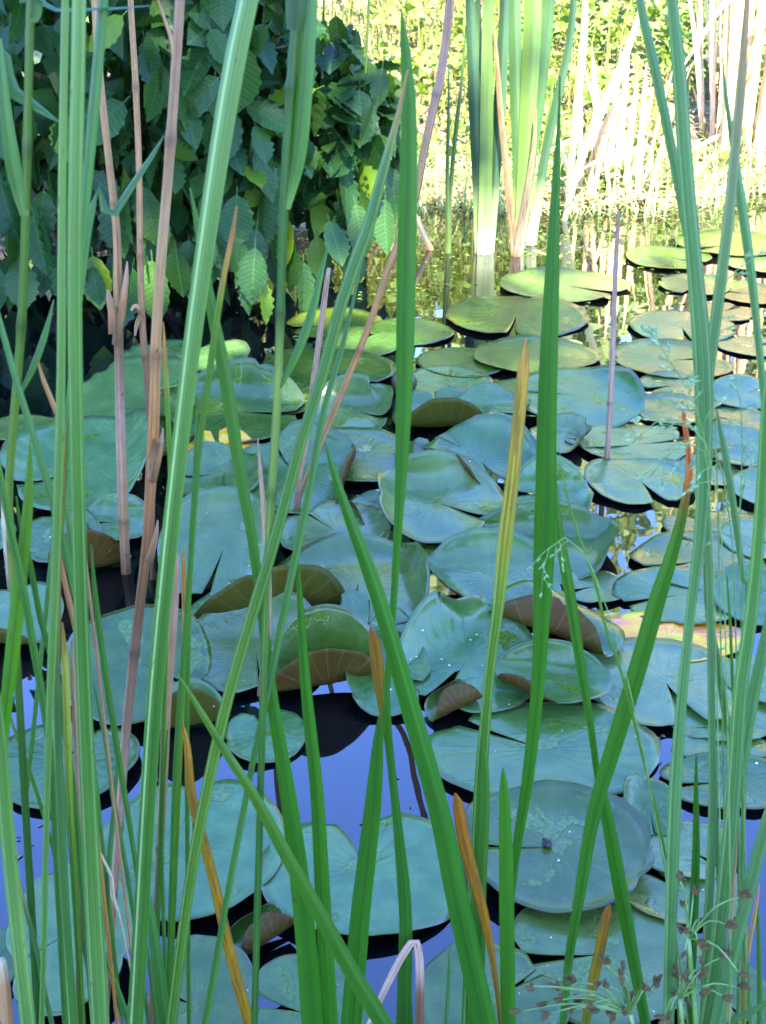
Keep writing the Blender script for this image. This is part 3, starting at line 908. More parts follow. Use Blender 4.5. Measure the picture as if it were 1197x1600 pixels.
pad(728, 1030, 220, 152, 'large broken pad with white film and notch to the water', z=10, notch=-120, gap=20, maxtilt=8, flaps=[(140, 0.25, 55, 0.2), (70, 0.5, 40, 0.3)])
pad(858, 1065, 176, 78, 'dark glossy pad resting on the broad pad in front', z=28, notch=175, gap=3, dish=0.10)
pad(872, 966, 186, 128, 'grey tent shaped leaf folded with a brown underside showing', z=12, flaps=[(-120, 0.30, 112, 0.3), (40, 0.2, -45, 0.5)], notch=60, gap=3, tilt=9, rim=0)
pad(1040, 1066, 240, 128, 'broad blue pad with a wide notch full of scum', z=14, notch=-82, gap=26)
pad(1122, 1112, 160, 84, 'pad lying under the right side of the broad notched pad', z=5)
pad(1182, 1060, 96, 62, 'mauve pad at the right edge beside the broad notched pad', z=9)
# front
pad(296, 1136, 118, 92, 'dark cup shaped leaf showing a brown outside at left', z=5, under='under_olive', flaps=[(-75, -0.15, 80, 0.3), (95, 0.0, 55, 0.4)], notch=20, gap=3, tilt=0, rim=0)
pad(415, 1149, 122, 82, 'small pink rimmed pad alone on the blue water', z=4, notch=110, gap=10, tilt=0)
pad(102, 1190, 214, 128, 'pad with pointed notch at the back behind left reeds', z=10, notch=75, gap=14)
pad(845, 1170, 350, 150, 'very wide pad with a wet dark back and notch at left', z=4, notch=140, gap=9, tilt=0.5)
pad(1130, 1166, 150, 34, 'narrow strip of pad above the light green notched pad', z=4)
pad(1142, 1221, 212, 82, 'light green notched pad ringed by violet water at right', z=7, notch=190, gap=12, tilt=0)
pad(1013, 1260, 98, 88, 'small folded pad between the wide pads at right', z=8, flaps=[(160, 0.1, 70)], notch=-90, gap=3)
pad(300, 1320, 280, 204, 'large flat pad behind the crossing yellow leaf', z=6, notch=95, gap=8)
pad(870, 1323, 284, 182, 'large oval pad with a snail at its centre', z=22, notch=182, gap=4, flaps=[(25, 0.62, 32, 0.3), (80, 0.55, 24, 0.3)], maxtilt=9, dish=0.03)
pad(568, 1358, 306, 184, 'heart shaped pad with its notch open to the blue water', z=16, notch=98, gap=24, flaps=[(-20, 0.62, -34)], maxtilt=12)
pad(1075, 1327, 160, 84, 'mauve pad below the light green notched pad', z=9, notch=-50, tilt=0)
pad(1068, 1395, 194, 88, 'violet pad with white flecks beside the snail pad', z=5, notch=120, tilt=0)
pad(108, 1458, 184, 216, 'raised pale green pad lit yellow at its back, left corner', z=16, notch=-150, gap=5, flaps=[(0, 0.5, -42)], tilt=16)
pad(945, 1492, 300, 178, 'wide pad below the snail pad with notch at its left', z=7, notch=185, gap=14)
pad(770, 1562, 222, 172, 'front pad beside the bent pink stalk', z=10, notch=35, gap=8)
pad(304, 1572, 182, 204, 'dim front pad behind the yellow leaf', z=6)
pad(478, 1584, 196, 172, 'dark green front pad beside the brown curled leaf', z=12, notch=165)
pad(1130, 1560, 150, 120, 'front pad in the right corner behind brown flower heads', z=4)

pad(-14, 1500, 96, 190, 'sliver of teal pad at the left edge near the bottom', z=4, notch=100)

pad(1106, 737, 96, 40, 'small pad tucked between the lavender and the mottled pads', z=3, notch=60)
pad(1150, 657, 104, 36, 'thin sliver of pad behind the green mottled raised pad', z=2, notch=150)
pad(1118, 822, 150, 48, 'dull pad behind the broad algae pad near the right edge', z=3, notch=120)
pad(1188, 842, 112, 56, 'pale pad cut by the right edge above the algae pad', z=7, notch=-70)
pad(1130, 487, 96, 28, 'tiny back row pad right of the tufted light green pad', z=2, notch=40)

# rolled young leaves: small pads closed like a purse
def rolled(cx, cy, w, h, turn, label, seed):
    c = on_z(cx, cy, 0.01)
    L = w * depth_of(c) / F
    V, Fc, fm, UV = pad_geo(L * 0.5, L * 0.62, 8, 6, [(90, 0.02, 165), (-90, 0.02, 150)], seed, 0.6, 0, 0)
    o = mesh_obj('rolled_lily_leaf', V, Fc, [M['pad'], M['under']], uv=UV, fm=fm)
    o.rotation_euler = (math.radians(-20), math.radians(-12), math.radians(turn))
    o.location = on_z(cx, cy + h * 0.25, 0.012)
    return tag(o, label, 'lily leaf')
rolled(712, 1094, 92, 50, 25, 'rolled brown young leaf poking from the water by the broken pad', 901)
rolled(415, 1448, 110, 80, 35, 'brown curled leaf with an open green end near the front', 902)
# flower bud between the far pads
bl = on_z(632, 612, 0)
bud = empty('lily_bud', tuple(bl), 'closed dark lily bud standing up behind the tall bright blade', 'lily bud')
def sepal(phi):
    V, Fc = [], []
    n, m = 8, 5
    for i in range(n + 1):
        t = i / n
        r = 0.055 * math.sin(math.pi * min(1, 0.12 + 0.88 * t)) ** 0.8 * 0.95 + 0.002
        zz = 0.13 * t - 0.01
        for k in range(m):
            a = phi + (k / (m - 1) - 0.5) * 1.9
            rr = r * (1.0 + 0.05 * math.cos((k / (m - 1) - .5) * 3))
            V.append((rr * math.cos(a), rr * math.sin(a), zz))
    for i in range(n):
        for k in range(m - 1):
            a = i * m + k
            Fc.append((a, a + 1, a + m + 1, a + m))
    return V, Fc
for k in range(4):
    V, Fc = sepal(k * math.pi / 2 + 0.3)
    mesh_obj('sepal', np.array(V) * (0.62 + 0.02 * k), Fc, M['budskin'], bud)
# pond snail on the oval pad
sp = on_z(853, 1323, 0.075)
hits = None
V, Fc = [], []
for i in range(60):
    t = i / 59; a = t * 4.6 * math.pi; R = 0.0052 * (0.12 + t ** 1.6); tr = 0.0040 * (0.12 + t ** 1.5)
    for k in range(8):
        b = 2 * math.pi * k / 8
        V.append(((R + tr * math.cos(b)) * math.cos(a), (R + tr * math.cos(b)) * math.sin(a), tr * math.sin(b) + 0.0052 * (1 - t)))
for i in range(59):
    for k in range(8):
        Fc.append((i * 8 + k, i * 8 + (k + 1) % 8, (i + 1) * 8 + (k + 1) % 8, (i + 1) * 8 + k))
snail = tag(mesh_obj('pond_snail', V, Fc, M['shell']), 'tiny dark snail on the large oval pad', 'snail')

bpy.context.view_layer.update()
DG = bpy.context.evaluated_depsgraph_get()
def hit(px, py):
    ok, loc, nrm, idx, ob, mt = S.ray_cast(DG, Vector((0, 0, CAM_H)), ray(px, py).normalized())
    return (loc, nrm, ob) if ok else (None, None, None)
l, n_, ob = hit(853, 1323)
if l is not None: snail.location = l + n_ * 0.004

# pale flecks and droplets lying on the pads, brown scraps on the water
def blob_geo(r, seed):
    q = random.Random(seed)
    V, Fc = [], []
    for i in range(4):
        th = math.pi * (i + 0.5) / 4
        for k in range(6):
            a = 2 * math.pi * k / 6
            s = r * q.uniform(0.7, 1.25)
            V.append((s * math.sin(th) * math.cos(a), s * math.sin(th) * math.sin(a), 0.45 * s * math.cos(th)))
    for i in range(3):
        for k in range(6):
            Fc.append((i * 6 + k, (i + 1) * 6 + k, (i + 1) * 6 + (k + 1) % 6, i * 6 + (k + 1) % 6))
    Fc.append(tuple(range(6))); Fc.append(tuple(18 + k for k in range(6))[::-1])
    return np.array(V), Fc
q = random.Random(3)
geo = Geo()
spots = [(q.uniform(20, 1190), q.uniform(560, 1590)) for _ in range(150)]
spots += [(640, 1030), (650, 1026), (745, 992), (660, 985), (690, 1030), (702, 1040), (610, 1078), (735, 1000), (873, 1345), (890, 1300), (1055, 1385), (1182, 1193)]
for i, (px, py) in enumerate(spots):
    l, n_, ob = hit(px, py)
    if l is None or not ob.name.startswith('lily_pad'): continue
    r = (0.0003 + 0.0012 * q.random() ** 3 if i < 150 else q.uniform(0.0012, 0.0022)) * (0.6 + 0.35 * depth_of(l))
    V, Fc = blob_geo(r, i)
    geo.add(V + np.array(l + n_ * r * 0.3), Fc)
tag(geo.obj('pale_flecks', M['petal']), 'white flecks and drops scattered over the pads', 'flecks', kind='stuff')

geo = Geo()
for i in range(40):
    if i < 30: px, py = q.gauss(1045, 18), q.gauss(1130, 34)
    elif i < 35: px, py = q.uniform(20, 75), q.uniform(1280, 1345)
    else: px, py = q.uniform(560, 760), q.uniform(1190, 1290)
    p = on_z(px, py, 0.0015)
    V, Fc = blob_geo(q.uniform(0.003, 0.009), 900 + i)
    a = q.uniform(0, 3.14); st = q.uniform(0.2, 0.7)
    Vr = np.stack([V[:, 0] * math.cos(a) - V[:, 1] * st * math.sin(a), V[:, 0] * math.sin(a) + V[:, 1] * st * math.cos(a), V[:, 2] * 0.3], 1)
    geo.add(Vr + np.array(p), Fc)
tag(geo.obj('brown_scraps', M['debris']), 'brown plant scraps floating in the gaps between pads', 'plant scraps', kind='stuff')

# small floating weed on the open water before the far shore
g = np.random.default_rng(21)
n = 2600
x = g.uniform(-0.3, 2.6, n); y = far_shore(x) - g.uniform(0, 1, n) ** 1.7 * 1.9
keep = (np.sin(5 * x + 2) * np.sin(6 * y) + g.uniform(-0.6, 0.9, n)) > 0.1
x, y = x[keep], y[keep]; n = len(x)
c = np.stack([x, y, np.full(n, 0.004)], 1)
L = g.uniform(0.008, 0.028, n)
V, Fc, C = leaf_cards(c, g.normal(0, 1, (n, 3)) * np.array([1, 1, 0]), np.tile([0, 0, 1.0], (n, 1)), L, L * 0.7, g.uniform(0, 1, n), fold=0.1)
geo = Geo(); geo.add(V, Fc, None, C)
tag(geo.obj('floating_weed', M['cover'], smooth=False), 'small yellow green weed floating before the far shore', 'pond weed', kind='stuff')

# ------------------------------------------------------------------ reed leaves, stalks
GREEN = (0.070, 0.235, 0.022); MID = (0.085, 0.215, 0.050); DULL = (0.070, 0.180, 0.085)
PALE = (0.150, 0.280, 0.115); YG = (0.190, 0.310, 0.050); YEL = (0.40, 0.30, 0.035); ORG = (0.46, 0.20, 0.02)
TAN = (0.40, 0.255, 0.14); STRAW = (0.45, 0.33, 0.21); PINK = (0.42, 0.30, 0.26); BROWN = (0.17, 0.105, 0.062)
WHITE = (0.60, 0.60, 0.50); OLIVE = (0.20, 0.21, 0.03)
STRIPE = [1.15, 0.80, 0.95, 0.75, 0.9, 0.8, 1.0, 0.85, -1.0, -1.0, 0.75, 1.0, 1.25]
BAND = [1.2, 0.8, -0.5, 0.8, 0.95, 0.75, 1.15, 0.8, 0.9, 0.75, -0.6, 0.85, 1.2]
FOLD_SHADE = [1.1, 1.06, 1.06, 1.02, 0.70, 0.86, 0.92, 0.9, 0.98]  # lighter half, dark crease, darker half: the fold's shading painted across the blade

def path3(pts, Y0, k, zroot, n):
    """pts run tip -> root in photograph pixels with widths; returns root -> tip positions and widths (m)"""
    P = []
    for px, py, w in pts:
        p = on_y(px, py, Y0, k)
        P.append((p.x, p.y, p.z, w * depth_of(p) / F))
    P = np.array(P[::-1])
    if P[0, 2] > zroot + 0.005:
        d = P[0, :3] - P[1, :3]
        t = min((P[0, 2] - zroot) / max(0.05, -d[2]), 6.0)
        e = P[0, :3] + d * t
        e[2] = zroot
        P = np.vstack([[*e, P[0, 3] * 0.95], P])
    return catmull(P, n)

def col_along(cols, t):
    ts = [c[0] for c in cols]
    return np.stack([np.interp(t, ts, [c[1][k] for c in cols]) for k in range(3)], 1)

def green_fac(c):
    k = np.clip((c[:, 0] / c[:, 1] - 0.75) / 0.5, 0, 1)
    pale = np.clip((c[:, 2] / c[:, 1] - 0.15) / 0.25, 0, 1)
    return np.stack([0.26 + 0.26 * k + 0.30 * pale, 0.34 + 0.03 * k + 0.20 * pale, 0.16 - 0.04 * k + 0.10 * pale], 1)

def blade(pts, cols, Y0, k=0.0, yaw=0.0, twist=0.0, fold=0.24, across=FOLD_SHADE, mat='blade', label=None, name='reed_leaf', cat='reed leaf',
          group='reed leaves rising from the near edge', zroot=-0.03, n=40, parent=None, scale_w=1.0):
    if not isinstance(cols, list): cols = [(0, cols), (1, cols)]
    if Y0 < 1.2: Y0 = 0.80 + (Y0 - 0.80) * 0.42
    A = path3(pts, Y0, k, zroot, n)
    P, W = A[:, :3], np.maximum(A[:, 3], 0.0004) * scale_w * (0.91 if mat != 'cattail' else 0.8)
    T = np.gradient(P, axis=0); T /= np.linalg.norm(T, axis=1)[:, None]
    L = np.concatenate([[0], np.cumsum(np.linalg.norm(np.diff(P, axis=0), axis=1))])
    tt = L / L[-1]
    m = len(across)
    V, UV, C = [], [], []
    base = col_along(cols, tt)
    base = base * (np.array([0.56, 0.43, 0.27]) if mat == 'dry' else np.array([0.34, 0.36, 0.26]) if mat == 'cattail' else green_fac(base))
    for i in range(len(P)):
        view = np.array([0, 1.0, -0.25])
        s = np.cross(T[i], view); s /= np.linalg.norm(s)
        nn = np.cross(s, T[i])
        a = math.radians(yaw + twist * (tt[i] - 0.5))
        s2 = s * math.cos(a) + nn * math.sin(a)
        n2 = np.cross(s2, T[i])
        for j in range(m):
            u = 2 * j / (m - 1) - 1
            off = s2 * u * W[i] * 0.5 / max(0.5, math.cos(a)) + n2 * fold * W[i] * (abs(u) ** 1.3 - 0.3)
            V.append(P[i] + off); UV.append((u * 0.5 + 0.5, L[i])); C.append(base[i] * across[j] if across[j] > 0 else base[i] * 0.8 + np.array([0.13, 0.15, 0.06]) * -across[j])
    Fc = [(i * m + j, i * m + j + 1, (i + 1) * m + j + 1, (i + 1) * m + j) for i in range(len(P) - 1) for j in range(m - 1)]
    root = P[0].copy()
    o = mesh_obj(name, np.array(V) - root, Fc, M[mat], parent, uv=np.array(UV), col=np.clip(np.array(C), 0, 0.85))
    o.location = root if parent is None else Vector(root) - parent.location
    if parent is None: tag(o, label, cat, group)
    return o

def stalk(pts, cols, Y0, k=0.0, nodes=(), mat='dry', label=None, name='dry_stalk', cat='dry stalk', group=None, zroot=-0.03, n=44, parent=None):
    if not isinstance(cols, list): cols = [(0, cols), (1, cols)]
    if Y0 < 1.2: Y0 = 0.80 + (Y0 - 0.80) * 0.42
    A = path3(pts, Y0, k, zroot, n)
    P, R = A[:, :3], A[:, 3] / 2 * 0.92
    L = np.concatenate([[0], np.cumsum(np.linalg.norm(np.diff(P, axis=0), axis=1))])
    tt = L / L[-1]
    # a ring of extra sections at each joint
    ex = sorted(set(list(tt) + [x for j in nodes for x in (j - 0.006, j, j + 0.004, j + 0.008) if 0 < x < 1]))
    P = np.stack([np.interp(ex, tt, P[:, c]) for c in range(3)], 1); R = np.interp(ex, tt, R); Ls = np.interp(ex, tt, L); tt = np.array(ex)
    base = col_along(cols, tt)
    base = base * (np.array([0.56, 0.43, 0.27]) if mat == 'dry' else green_fac(base))
    for j in nodes:
        near = np.exp(-((tt - j) / 0.006) ** 2)
        R = R * (1 + 0.22 * near); base = base * (1 - 0.45 * near[:, None])
    V, Fc, UV = tube_geo(P, R, 9)
    C = np.repeat(base, 9, 0)
    root = P[0].copy()
    o = mesh_obj(name, V - root, Fc, M[mat], parent, uv=UV, col=np.clip(C, 0, 0.85))
    o.location = root if parent is None else Vector(root) - parent.location
    if parent is None: tag(o, label, cat, group)
    return o

def water_y(px, py): return on_z(px, py).y

# ---- left: pale and striped reed leaves close to the lens
B = blade
B([(430, -160, 30), (385, 0, 38), (350, 180, 38), (310, 450, 33), (285, 650, 31), (258, 900, 30), (236, 1150, 28), (210, 1600, 28)],
  [(0, MID), (0.5, MID), (1, PALE)], 0.78, 0.02, 12, 10, 0.20, STRIPE, label='broad pale leaf with a white stripe leaning right, largest at left')
B([(118, -160, 22), (123, 0, 24), (116, 450, 25), (126, 950, 25), (143, 1350, 29), (156, 1600, 31)],
  [(0, PALE), (0.6, MID), (1, PALE)], 0.76, 0.0, -8, 8, 0.22, BAND, label='broad ribbed upright leaf left of the tan stalks')
B([(172, -160, 14), (160, 0, 19), (146, 160, 21), (132, 320, 18), (121, 470, 12)], [(0, MID), (1, DULL)], 0.90, 0.0, 15, label='leaf joining the broad ribbed leaf from the right, top left', zroot=0.55)
B([(104, -150, 10), (102, 0, 13), (97, 300, 14), (95, 600, 15), (86, 900, 16), (76, 1150, 12), (70, 1400, 10)], [(0, MID), (1, PALE)], 0.80, 0.0, -10, 0, 0.2, BAND, label='slim upright leaf just left of the broad ribbed leaf')
B([(100, 690, 5), (94, 760, 14), (88, 900, 17), (86, 1080, 18), (91, 1250, 22), (99, 1420, 21), (112, 1600, 22)], [(0, MID), (0.7, DULL), (1, TAN)], 0.84, 0.0, 10, 0, 0.2, STRIPE, label='medium leaf with tan tip behind the slim upright leaf')
B([(97, 972, 3), (101, 1030, 12), (104, 1120, 14), (109, 1260, 13), (120, 1450, 12)], [(0, MID), (0.6, YG), (0.95, (0.42, 0.44, 0.16)), (1, TAN)], 0.88, 0.0, 0, label='pale yellow pointed leaf between the left reeds')
B([(297, 293, 3), (306, 340, 10), (330, 480, 19), (352, 590, 23), (372, 720, 21), (395, 850, 17), (413, 985, 17), (425, 1090, 20), (447, 1220, 26), (466, 1350, 31), (481, 1490, 35), (490, 1600, 36)],
  [(0, GREEN), (0.5, GREEN), (0.75, MID), (1, MID)], 0.98, 0.0, -12, 25, label='long green leaf tapering up behind the striped leaf')
B([(465, 872, 3), (469, 950, 12), (476, 1060, 18), (485, 1150, 22), (495, 1250, 24), (505, 1430, 27), (515, 1600, 28)], [(0, GREEN), (1, GREEN)], 1.0, 0.0, 8, 10, label='upright bright leaf right of the long tapering leaf')
B([(637, 108, 3), (622, 180, 10), (600, 260, 17), (570, 370, 22), (540, 450, 22), (502, 590, 20), (470, 690, 19), (427, 850, 20), (360, 1075, 20), (320, 1250, 20), (295, 1390, 19), (268, 1600, 18)],
  [(0, MID), (0.5, YG), (0.68, MID), (0.94, MID), (1, TAN)], 0.86, 0.04, 0, 30, 0.2, BAND, label='long leaf slanting from lower left up to the tall blade')
B([(570, 390, 2), (535, 540, 9), (506, 640, 11), (482, 770, 13), (455, 900, 13), (416, 1090, 12), (395, 1190, 11), (368, 1330, 11), (348, 1440, 11), (320, 1600, 11)],
  [(0, MID), (1, DULL)], 0.92, 0.04, 10, label='slimmer slanting leaf just right of the long slanting one')
B([(370, 322, 3), (362, 370, 8), (346, 450, 11), (330, 560, 12), (312, 690, 10), (303, 800, 9), (292, 960, 11), (280, 1120, 12), (271, 1280, 10), (262, 1600, 9)],
  [(0, MID), (0.8, MID), (0.92, YG), (0.97, TAN), (1, TAN)], 0.95, 0.0, 5, label='narrow leaf with a dry orange tip beside the striped leaf')
B([(255, 503, 2), (257, 540, 7), (262, 640, 9), (266, 760, 8), (262, 900, 8), (255, 1150, 8)], [(0, MID), (0.8, MID), (0.92, YG), (1, TAN)], 1.0, 0.0, 0, label='narrow tan tipped leaf beside the thick brown stalk')
B([(308, 640, 4), (302, 780, 7), (296, 900, 8), (292, 1200, 8), (295, 1600, 7)], [(0, MID), (1, MID)], 1.02, 0.0, 0, label='thread thin leaf right of the striped leaf, lower half')
B([(286, 860, 3), (287, 900, 8), (288, 1000, 10), (282, 1150, 9)], [(0, MID), (0.6, YG), (1, TAN)], 1.04, 0.0, 0, label='short narrow leaf with yellow tip right of the striped leaf')
B([(284, 1128, 3), (292, 1165, 12), (300, 1250, 17), (325, 1345, 18), (345, 1430, 19), (366, 1520, 20), (388, 1600, 20)], [(0, YEL), (0.5, YEL), (0.9, (0.36, 0.27, 0.05)), (1, TAN)], 0.96, 0.0, 6, label='yellow dying leaf leaning left near the bottom')
B([(275, 1050, 2), (300, 1090, 9), (350, 1172, 15), (400, 1250, 19), (446, 1335, 23), (500, 1430, 26), (550, 1520, 28), (602, 1605, 30)], [(0, GREEN), (0.6, (0.11, 0.25, 0.025)), (1, YG)], 0.90, 0.0, -10, 20, label='leaf lying diagonally across the others from the bottom middle')
# left edge
B([(-70, 330, 4), (-30, 420, 9), (0, 505, 11), (20, 580, 12), (40, 645, 13), (72, 750, 14), (92, 825, 14), (118, 930, 13), (132, 1020, 12), (140, 1200, 12)], [(0, MID), (1, DULL)], 0.82, 0.0, 5, label='slanting leaf entering from the left edge at mid height')
B([(47, 688, 2), (46, 740, 12), (43, 800, 17), (36, 870, 20), (27, 950, 24), (17, 1040, 23), (7, 1130, 19), (-4, 1260, 16), (-10, 1400, 14)], [(0, GREEN), (0.6, (0.14, 0.34, 0.03)), (1, YG)], 0.86, 0.0, -15, label='bright lime leaf at the left edge with pointed tip')
B([(-30, 640, 5), (-8, 710, 12), (16, 830, 14), (33, 905, 14), (52, 1015, 15), (66, 1095, 14), (80, 1200, 14), (87, 1330, 13)], [(0, MID), (1, MID)], 0.84, 0.0, 8, label='dull leaf slanting down from the left edge behind the lime leaf')
B([(25, 775, 3), (33, 830, 9), (46, 880, 11), (63, 970, 12), (83, 1040, 13), (102, 1150, 13), (119, 1290, 13), (137, 1500, 12)], [(0, DULL), (1, MID)], 0.90, 0.0, 12, label='dark leaf slanting right between the lower left reeds')
B([(142, 850, 3), (148, 930, 10), (157, 1000, 11), (166, 1065, 12), (177, 1135, 12), (193, 1235, 11), (207, 1320, 9), (222, 1430, 8)], [(0, DULL), (1, MID)], 0.96, 0.0, 5, label='thin leaf slanting right below the broad ribbed leaf')
B([(146, 1065, 2), (155, 1110, 8), (166, 1165, 9), (178, 1255, 9), (200, 1375, 8), (215, 1480, 8)], [(0, DULL), (1, DULL)], 1.02, 0.0, 0, label='thin dark leaf slanting right among the lower left reeds')
B([(-18, 1000, 8), (-6, 1100, 18), (2, 1180, 22), (11, 1300, 25), (25, 1440, 26), (43, 1600, 26)], [(0, MID), (0.5, PALE), (1, MID)], 0.80, 0.0, -6, 0, 0.2, BAND, label='wide pale leaf in the bottom left corner')
B([(16, 1115, 2), (22, 1140, 6), (34, 1172, 7), (50, 1217, 7), (69, 1278, 7), (84, 1335, 6), (96, 1420, 6)], [(0, DULL), (0.8, MID), (1, YG)], 0.95, 0.0, 0, label='short thin yellow tipped leaf near the left edge')
B([(24, 1340, 3), (30, 1385, 8), (45, 1440, 9), (57, 1485, 9), (68, 1545, 9), (82, 1605, 9)], [(0, DULL), (0.8, DULL), (1, PINK)], 0.88, 0.0, 0, label='thin dull leaf with dry edge in the bottom left corner')
B([(92, 1190, 4), (105, 1270, 9), (119, 1400, 11), (136, 1500, 11), (158, 1610, 10)], [(0, DULL), (1, DULL)], 0.93, 0.0, 0, label='dark narrow leaf crossing behind the broad ribbed leaf low down')
B([(183, 1180, 3), (178, 1260, 8), (167, 1380, 10), (158, 1500, 10), (152, 1610, 10)], [(0, DULL), (1, DULL)], 1.0, 0.0, 0, label='dark narrow leaf right of the broad ribbed leaf low down')
B([(150, 1420, 3), (157, 1475, 8), (175, 1525, 10), (193, 1575, 11), (203, 1610, 11)], [(0, MID), (1, DULL)], 0.90, 0.0, 0, label='short leaf slanting right at the bottom beside the striped leaf')
B([(226, 1370, 4), (233, 1420, 15), (245, 1500, 20), (259, 1610, 21)], [(0, GREEN), (1, DULL)], 0.92, 0.0, 0, label='short broad leaf at the foot of the striped leaf')
B([(262, 1140, 3), (254, 1250, 7), (253, 1350, 7), (257, 1480, 7), (262, 1600, 7)], [(0, DULL), (1, MID)], 1.0, 0.0, 0, label='thread thin leaf beside the split brown stalk')
B([(276, 1190, 3), (270, 1300, 6), (266, 1400, 6), (263, 1520, 6)], [(0, DULL), (1, MID)], 1.05, 0.0, 0, label='second thread thin leaf beside the split brown stalk')
B([(56, 553, 2), (66, 590, 8), (80, 625, 10), (92, 665, 10), (100, 760, 9)], [(0, MID), (0.8, DULL), (1, PINK)], 1.0, 0.0, 0, label='short leaf with a withered tip near the far left stem')
B([(256, 212, 2), (236, 245, 9), (205, 290, 13), (170, 345, 14), (135, 380, 11)], [(0, MID), (1, DULL)], 1.0, 0.0, 20, label='leaf pointing up right across the tan stalks, top left', zroot=0.4)
B([(240, 8, 3), (180, 12, 10), (90, 14, 14), (-20, 12, 15)], [(0, MID), (1, GREEN)], 0.9, 0.0, 70, label='leaf lying level across the top left corner', zroot=0.9)
B([(92, 190, 3), (60, 168, 14), (20, 142, 22), (-30, 125, 24)], [(0, MID), (1, MID)], 0.92, 0.0, 40, label='leaf arching in from the left edge near the top', zroot=0.7)

# ---- jointed green stems with their sheathing leaves
def stem(stem_pts, cols, Y0, k, nodes, leaves, label):
    A = path3(stem_pts, 0.80 + (Y0 - 0.80) * 0.42, k, -0.03, 20)
    e = empty('jointed_reed', tuple(A[0, :3]), label, 'reed stem', 'jointed green reed stems')
    stalk(stem_pts, cols, Y0, k, nodes, mat='blade', name='stem', parent=e)
    for pts, c, yaw in leaves:
        blade(pts, c, Y0 - 0.006, k, yaw, name='leaf', parent=e, zroot=-9 if False else path3(pts, Y0, k, -9e9, 4)[0, 2] if False else 99)
    return e
_p3 = path3
def path3(pts, Y0, k, zroot, n):
    if zroot > 90:                                           # a leaf that starts on a stem: no root to add
        zroot = -1e9
        P = []
        for px, py, w in pts:
            p = on_y(px, py, Y0, k); P.append((p.x, p.y, p.z, w * depth_of(p) / F))
        return catmull(np.array(P[::-1]), n)
    return _p3(pts, Y0, k, zroot, n)
stem([(52, -80, 14), (47, 30, 15), (43, 190, 14), (40, 340, 15), (34, 500, 15), (25, 615, 15), (14, 760, 14), (20, 900, 13), (36, 1200, 13), (60, 1600, 13)],
     [(0, MID), (0.45, MID), (0.62, (0.26, 0.34, 0.10)), (0.8, YG), (1, YG)], 0.90, 0.0, (0.62, 0.78, 0.89),
     [([(-2, 60, 10), (6, 170, 24), (20, 270, 30), (37, 338, 16)], [(0, PALE), (0.2, MID), (1, DULL)], 18),
      ([(58, -60, 26), (54, 20, 22), (46, 26, 10)], MID, 10),
      ([(84, 468, 2), (76, 500, 8), (62, 545, 13), (46, 585, 11), (27, 622, 6)], [(0, MID), (1, DULL)], 10)], 'jointed stem with sheathing leaf at the far left')
stem([(470, -60, 14), (461, 50, 16), (450, 200, 16), (443, 325, 16), (440, 420, 15), (434, 610, 15), (424, 780, 15), (416, 930, 13), (408, 1200, 12), (400, 1500, 12)],
     [(0, MID), (0.45, MID), (0.62, (0.2, 0.32, 0.10)), (0.75, (0.28, 0.38, 0.14)), (0.8, MID), (1, MID)], 0.94, 0.0, (0.66, 0.79, 0.93),
     [([(492, -80, 24), (484, 0, 26), (474, 140, 30), (463, 245, 30), (446, 326, 16)], [(0, PALE), (0.15, MID), (1, DULL)], 12),
      ([(466, -90, 44), (464, 0, 43), (460, 48, 30)], (0.05, 0.15, 0.03), 8),
      ([(514, 378, 2), (503, 420, 8), (486, 490, 15), (464, 550, 15), (437, 606, 7)], [(0, MID), (1, DULL)], 15)], 'jointed stem with a long sheathing leaf behind the striped leaf')

# ---- dry stalks
D = stalk
DC = [(0, BROWN), (0.12, TAN), (0.5, PINK), (0.85, STRAW), (1, STRAW)]
D([(140, -150, 11), (150, 40, 12), (158, 140, 13), (171, 260, 13), (182, 360, 14), (184, 450, 16), (186, 560, 16), (189, 700, 17), (193, 820, 17), (197, 895, 17)], [(0, BROWN), (0.1, TAN), (0.3, PINK), (0.42, BROWN), (0.5, TAN), (1, STRAW)], water_y(197, 895), 0.0, (0.12, 0.46, 0.62), label='tan stalk with a torn joint, leftmost of the three stalks', group='dry stalks at left')
torn1 = bpy.data.objects['dry_stalk']
D([(200, -150, 9), (204, 0, 10), (211, 120, 11), (217, 260, 11), (219, 400, 11), (222, 500, 12), (230, 600, 11), (236, 700, 10), (238, 860, 10)], [(0, BROWN), (0.35, BROWN), (0.6, TAN), (1, STRAW)], water_y(238, 905), 0.0, (0.40, 0.55, 0.78), label='slim tan stalk in the middle of the three at left', group='dry stalks at left')
D([(287, -150, 15), (281, 0, 17), (272, 140, 17), (262, 280, 17), (252, 400, 18), (244, 520, 18), (241, 640, 19), (237, 720, 20), (229, 850, 17), (212, 1000, 17), (198, 1130, 16), (186, 1290, 14), (176, 1430, 12)], [(0, BROWN), (0.15, TAN), (0.3, PINK), (0.5, BROWN), (0.66, (0.46, 0.24, 0.10)), (0.78, STRAW), (1, PINK)], 1.18, 0.0, (0.13, 0.28, 0.46, 0.71, 0.86), label='thick brown jointed stalk, right of the three at left', group='dry stalks at left')
D([(247, 0, 3), (259, 35, 6), (268, 62, 8), (271, 90, 7)], STRAW, 1.16, 0.0, (), label='short dry side twig on the thick brown stalk', zroot=99)
D([(706, -140, 14), (703, 0, 15), (690, 110, 15), (677, 170, 15), (660, 250, 14), (649, 310, 13), (631, 360, 12), (611, 408, 12), (580, 500, 12), (548, 580, 11), (505, 682, 11), (480, 745, 10)], [(0, TAN), (0.4, (0.40, 0.23, 0.10)), (0.62, TAN), (0.75, PINK), (1, PINK)], water_y(480, 790), 0.0, (0.33, 0.75,), label='long tan stalk slanting behind the tall bright blade')
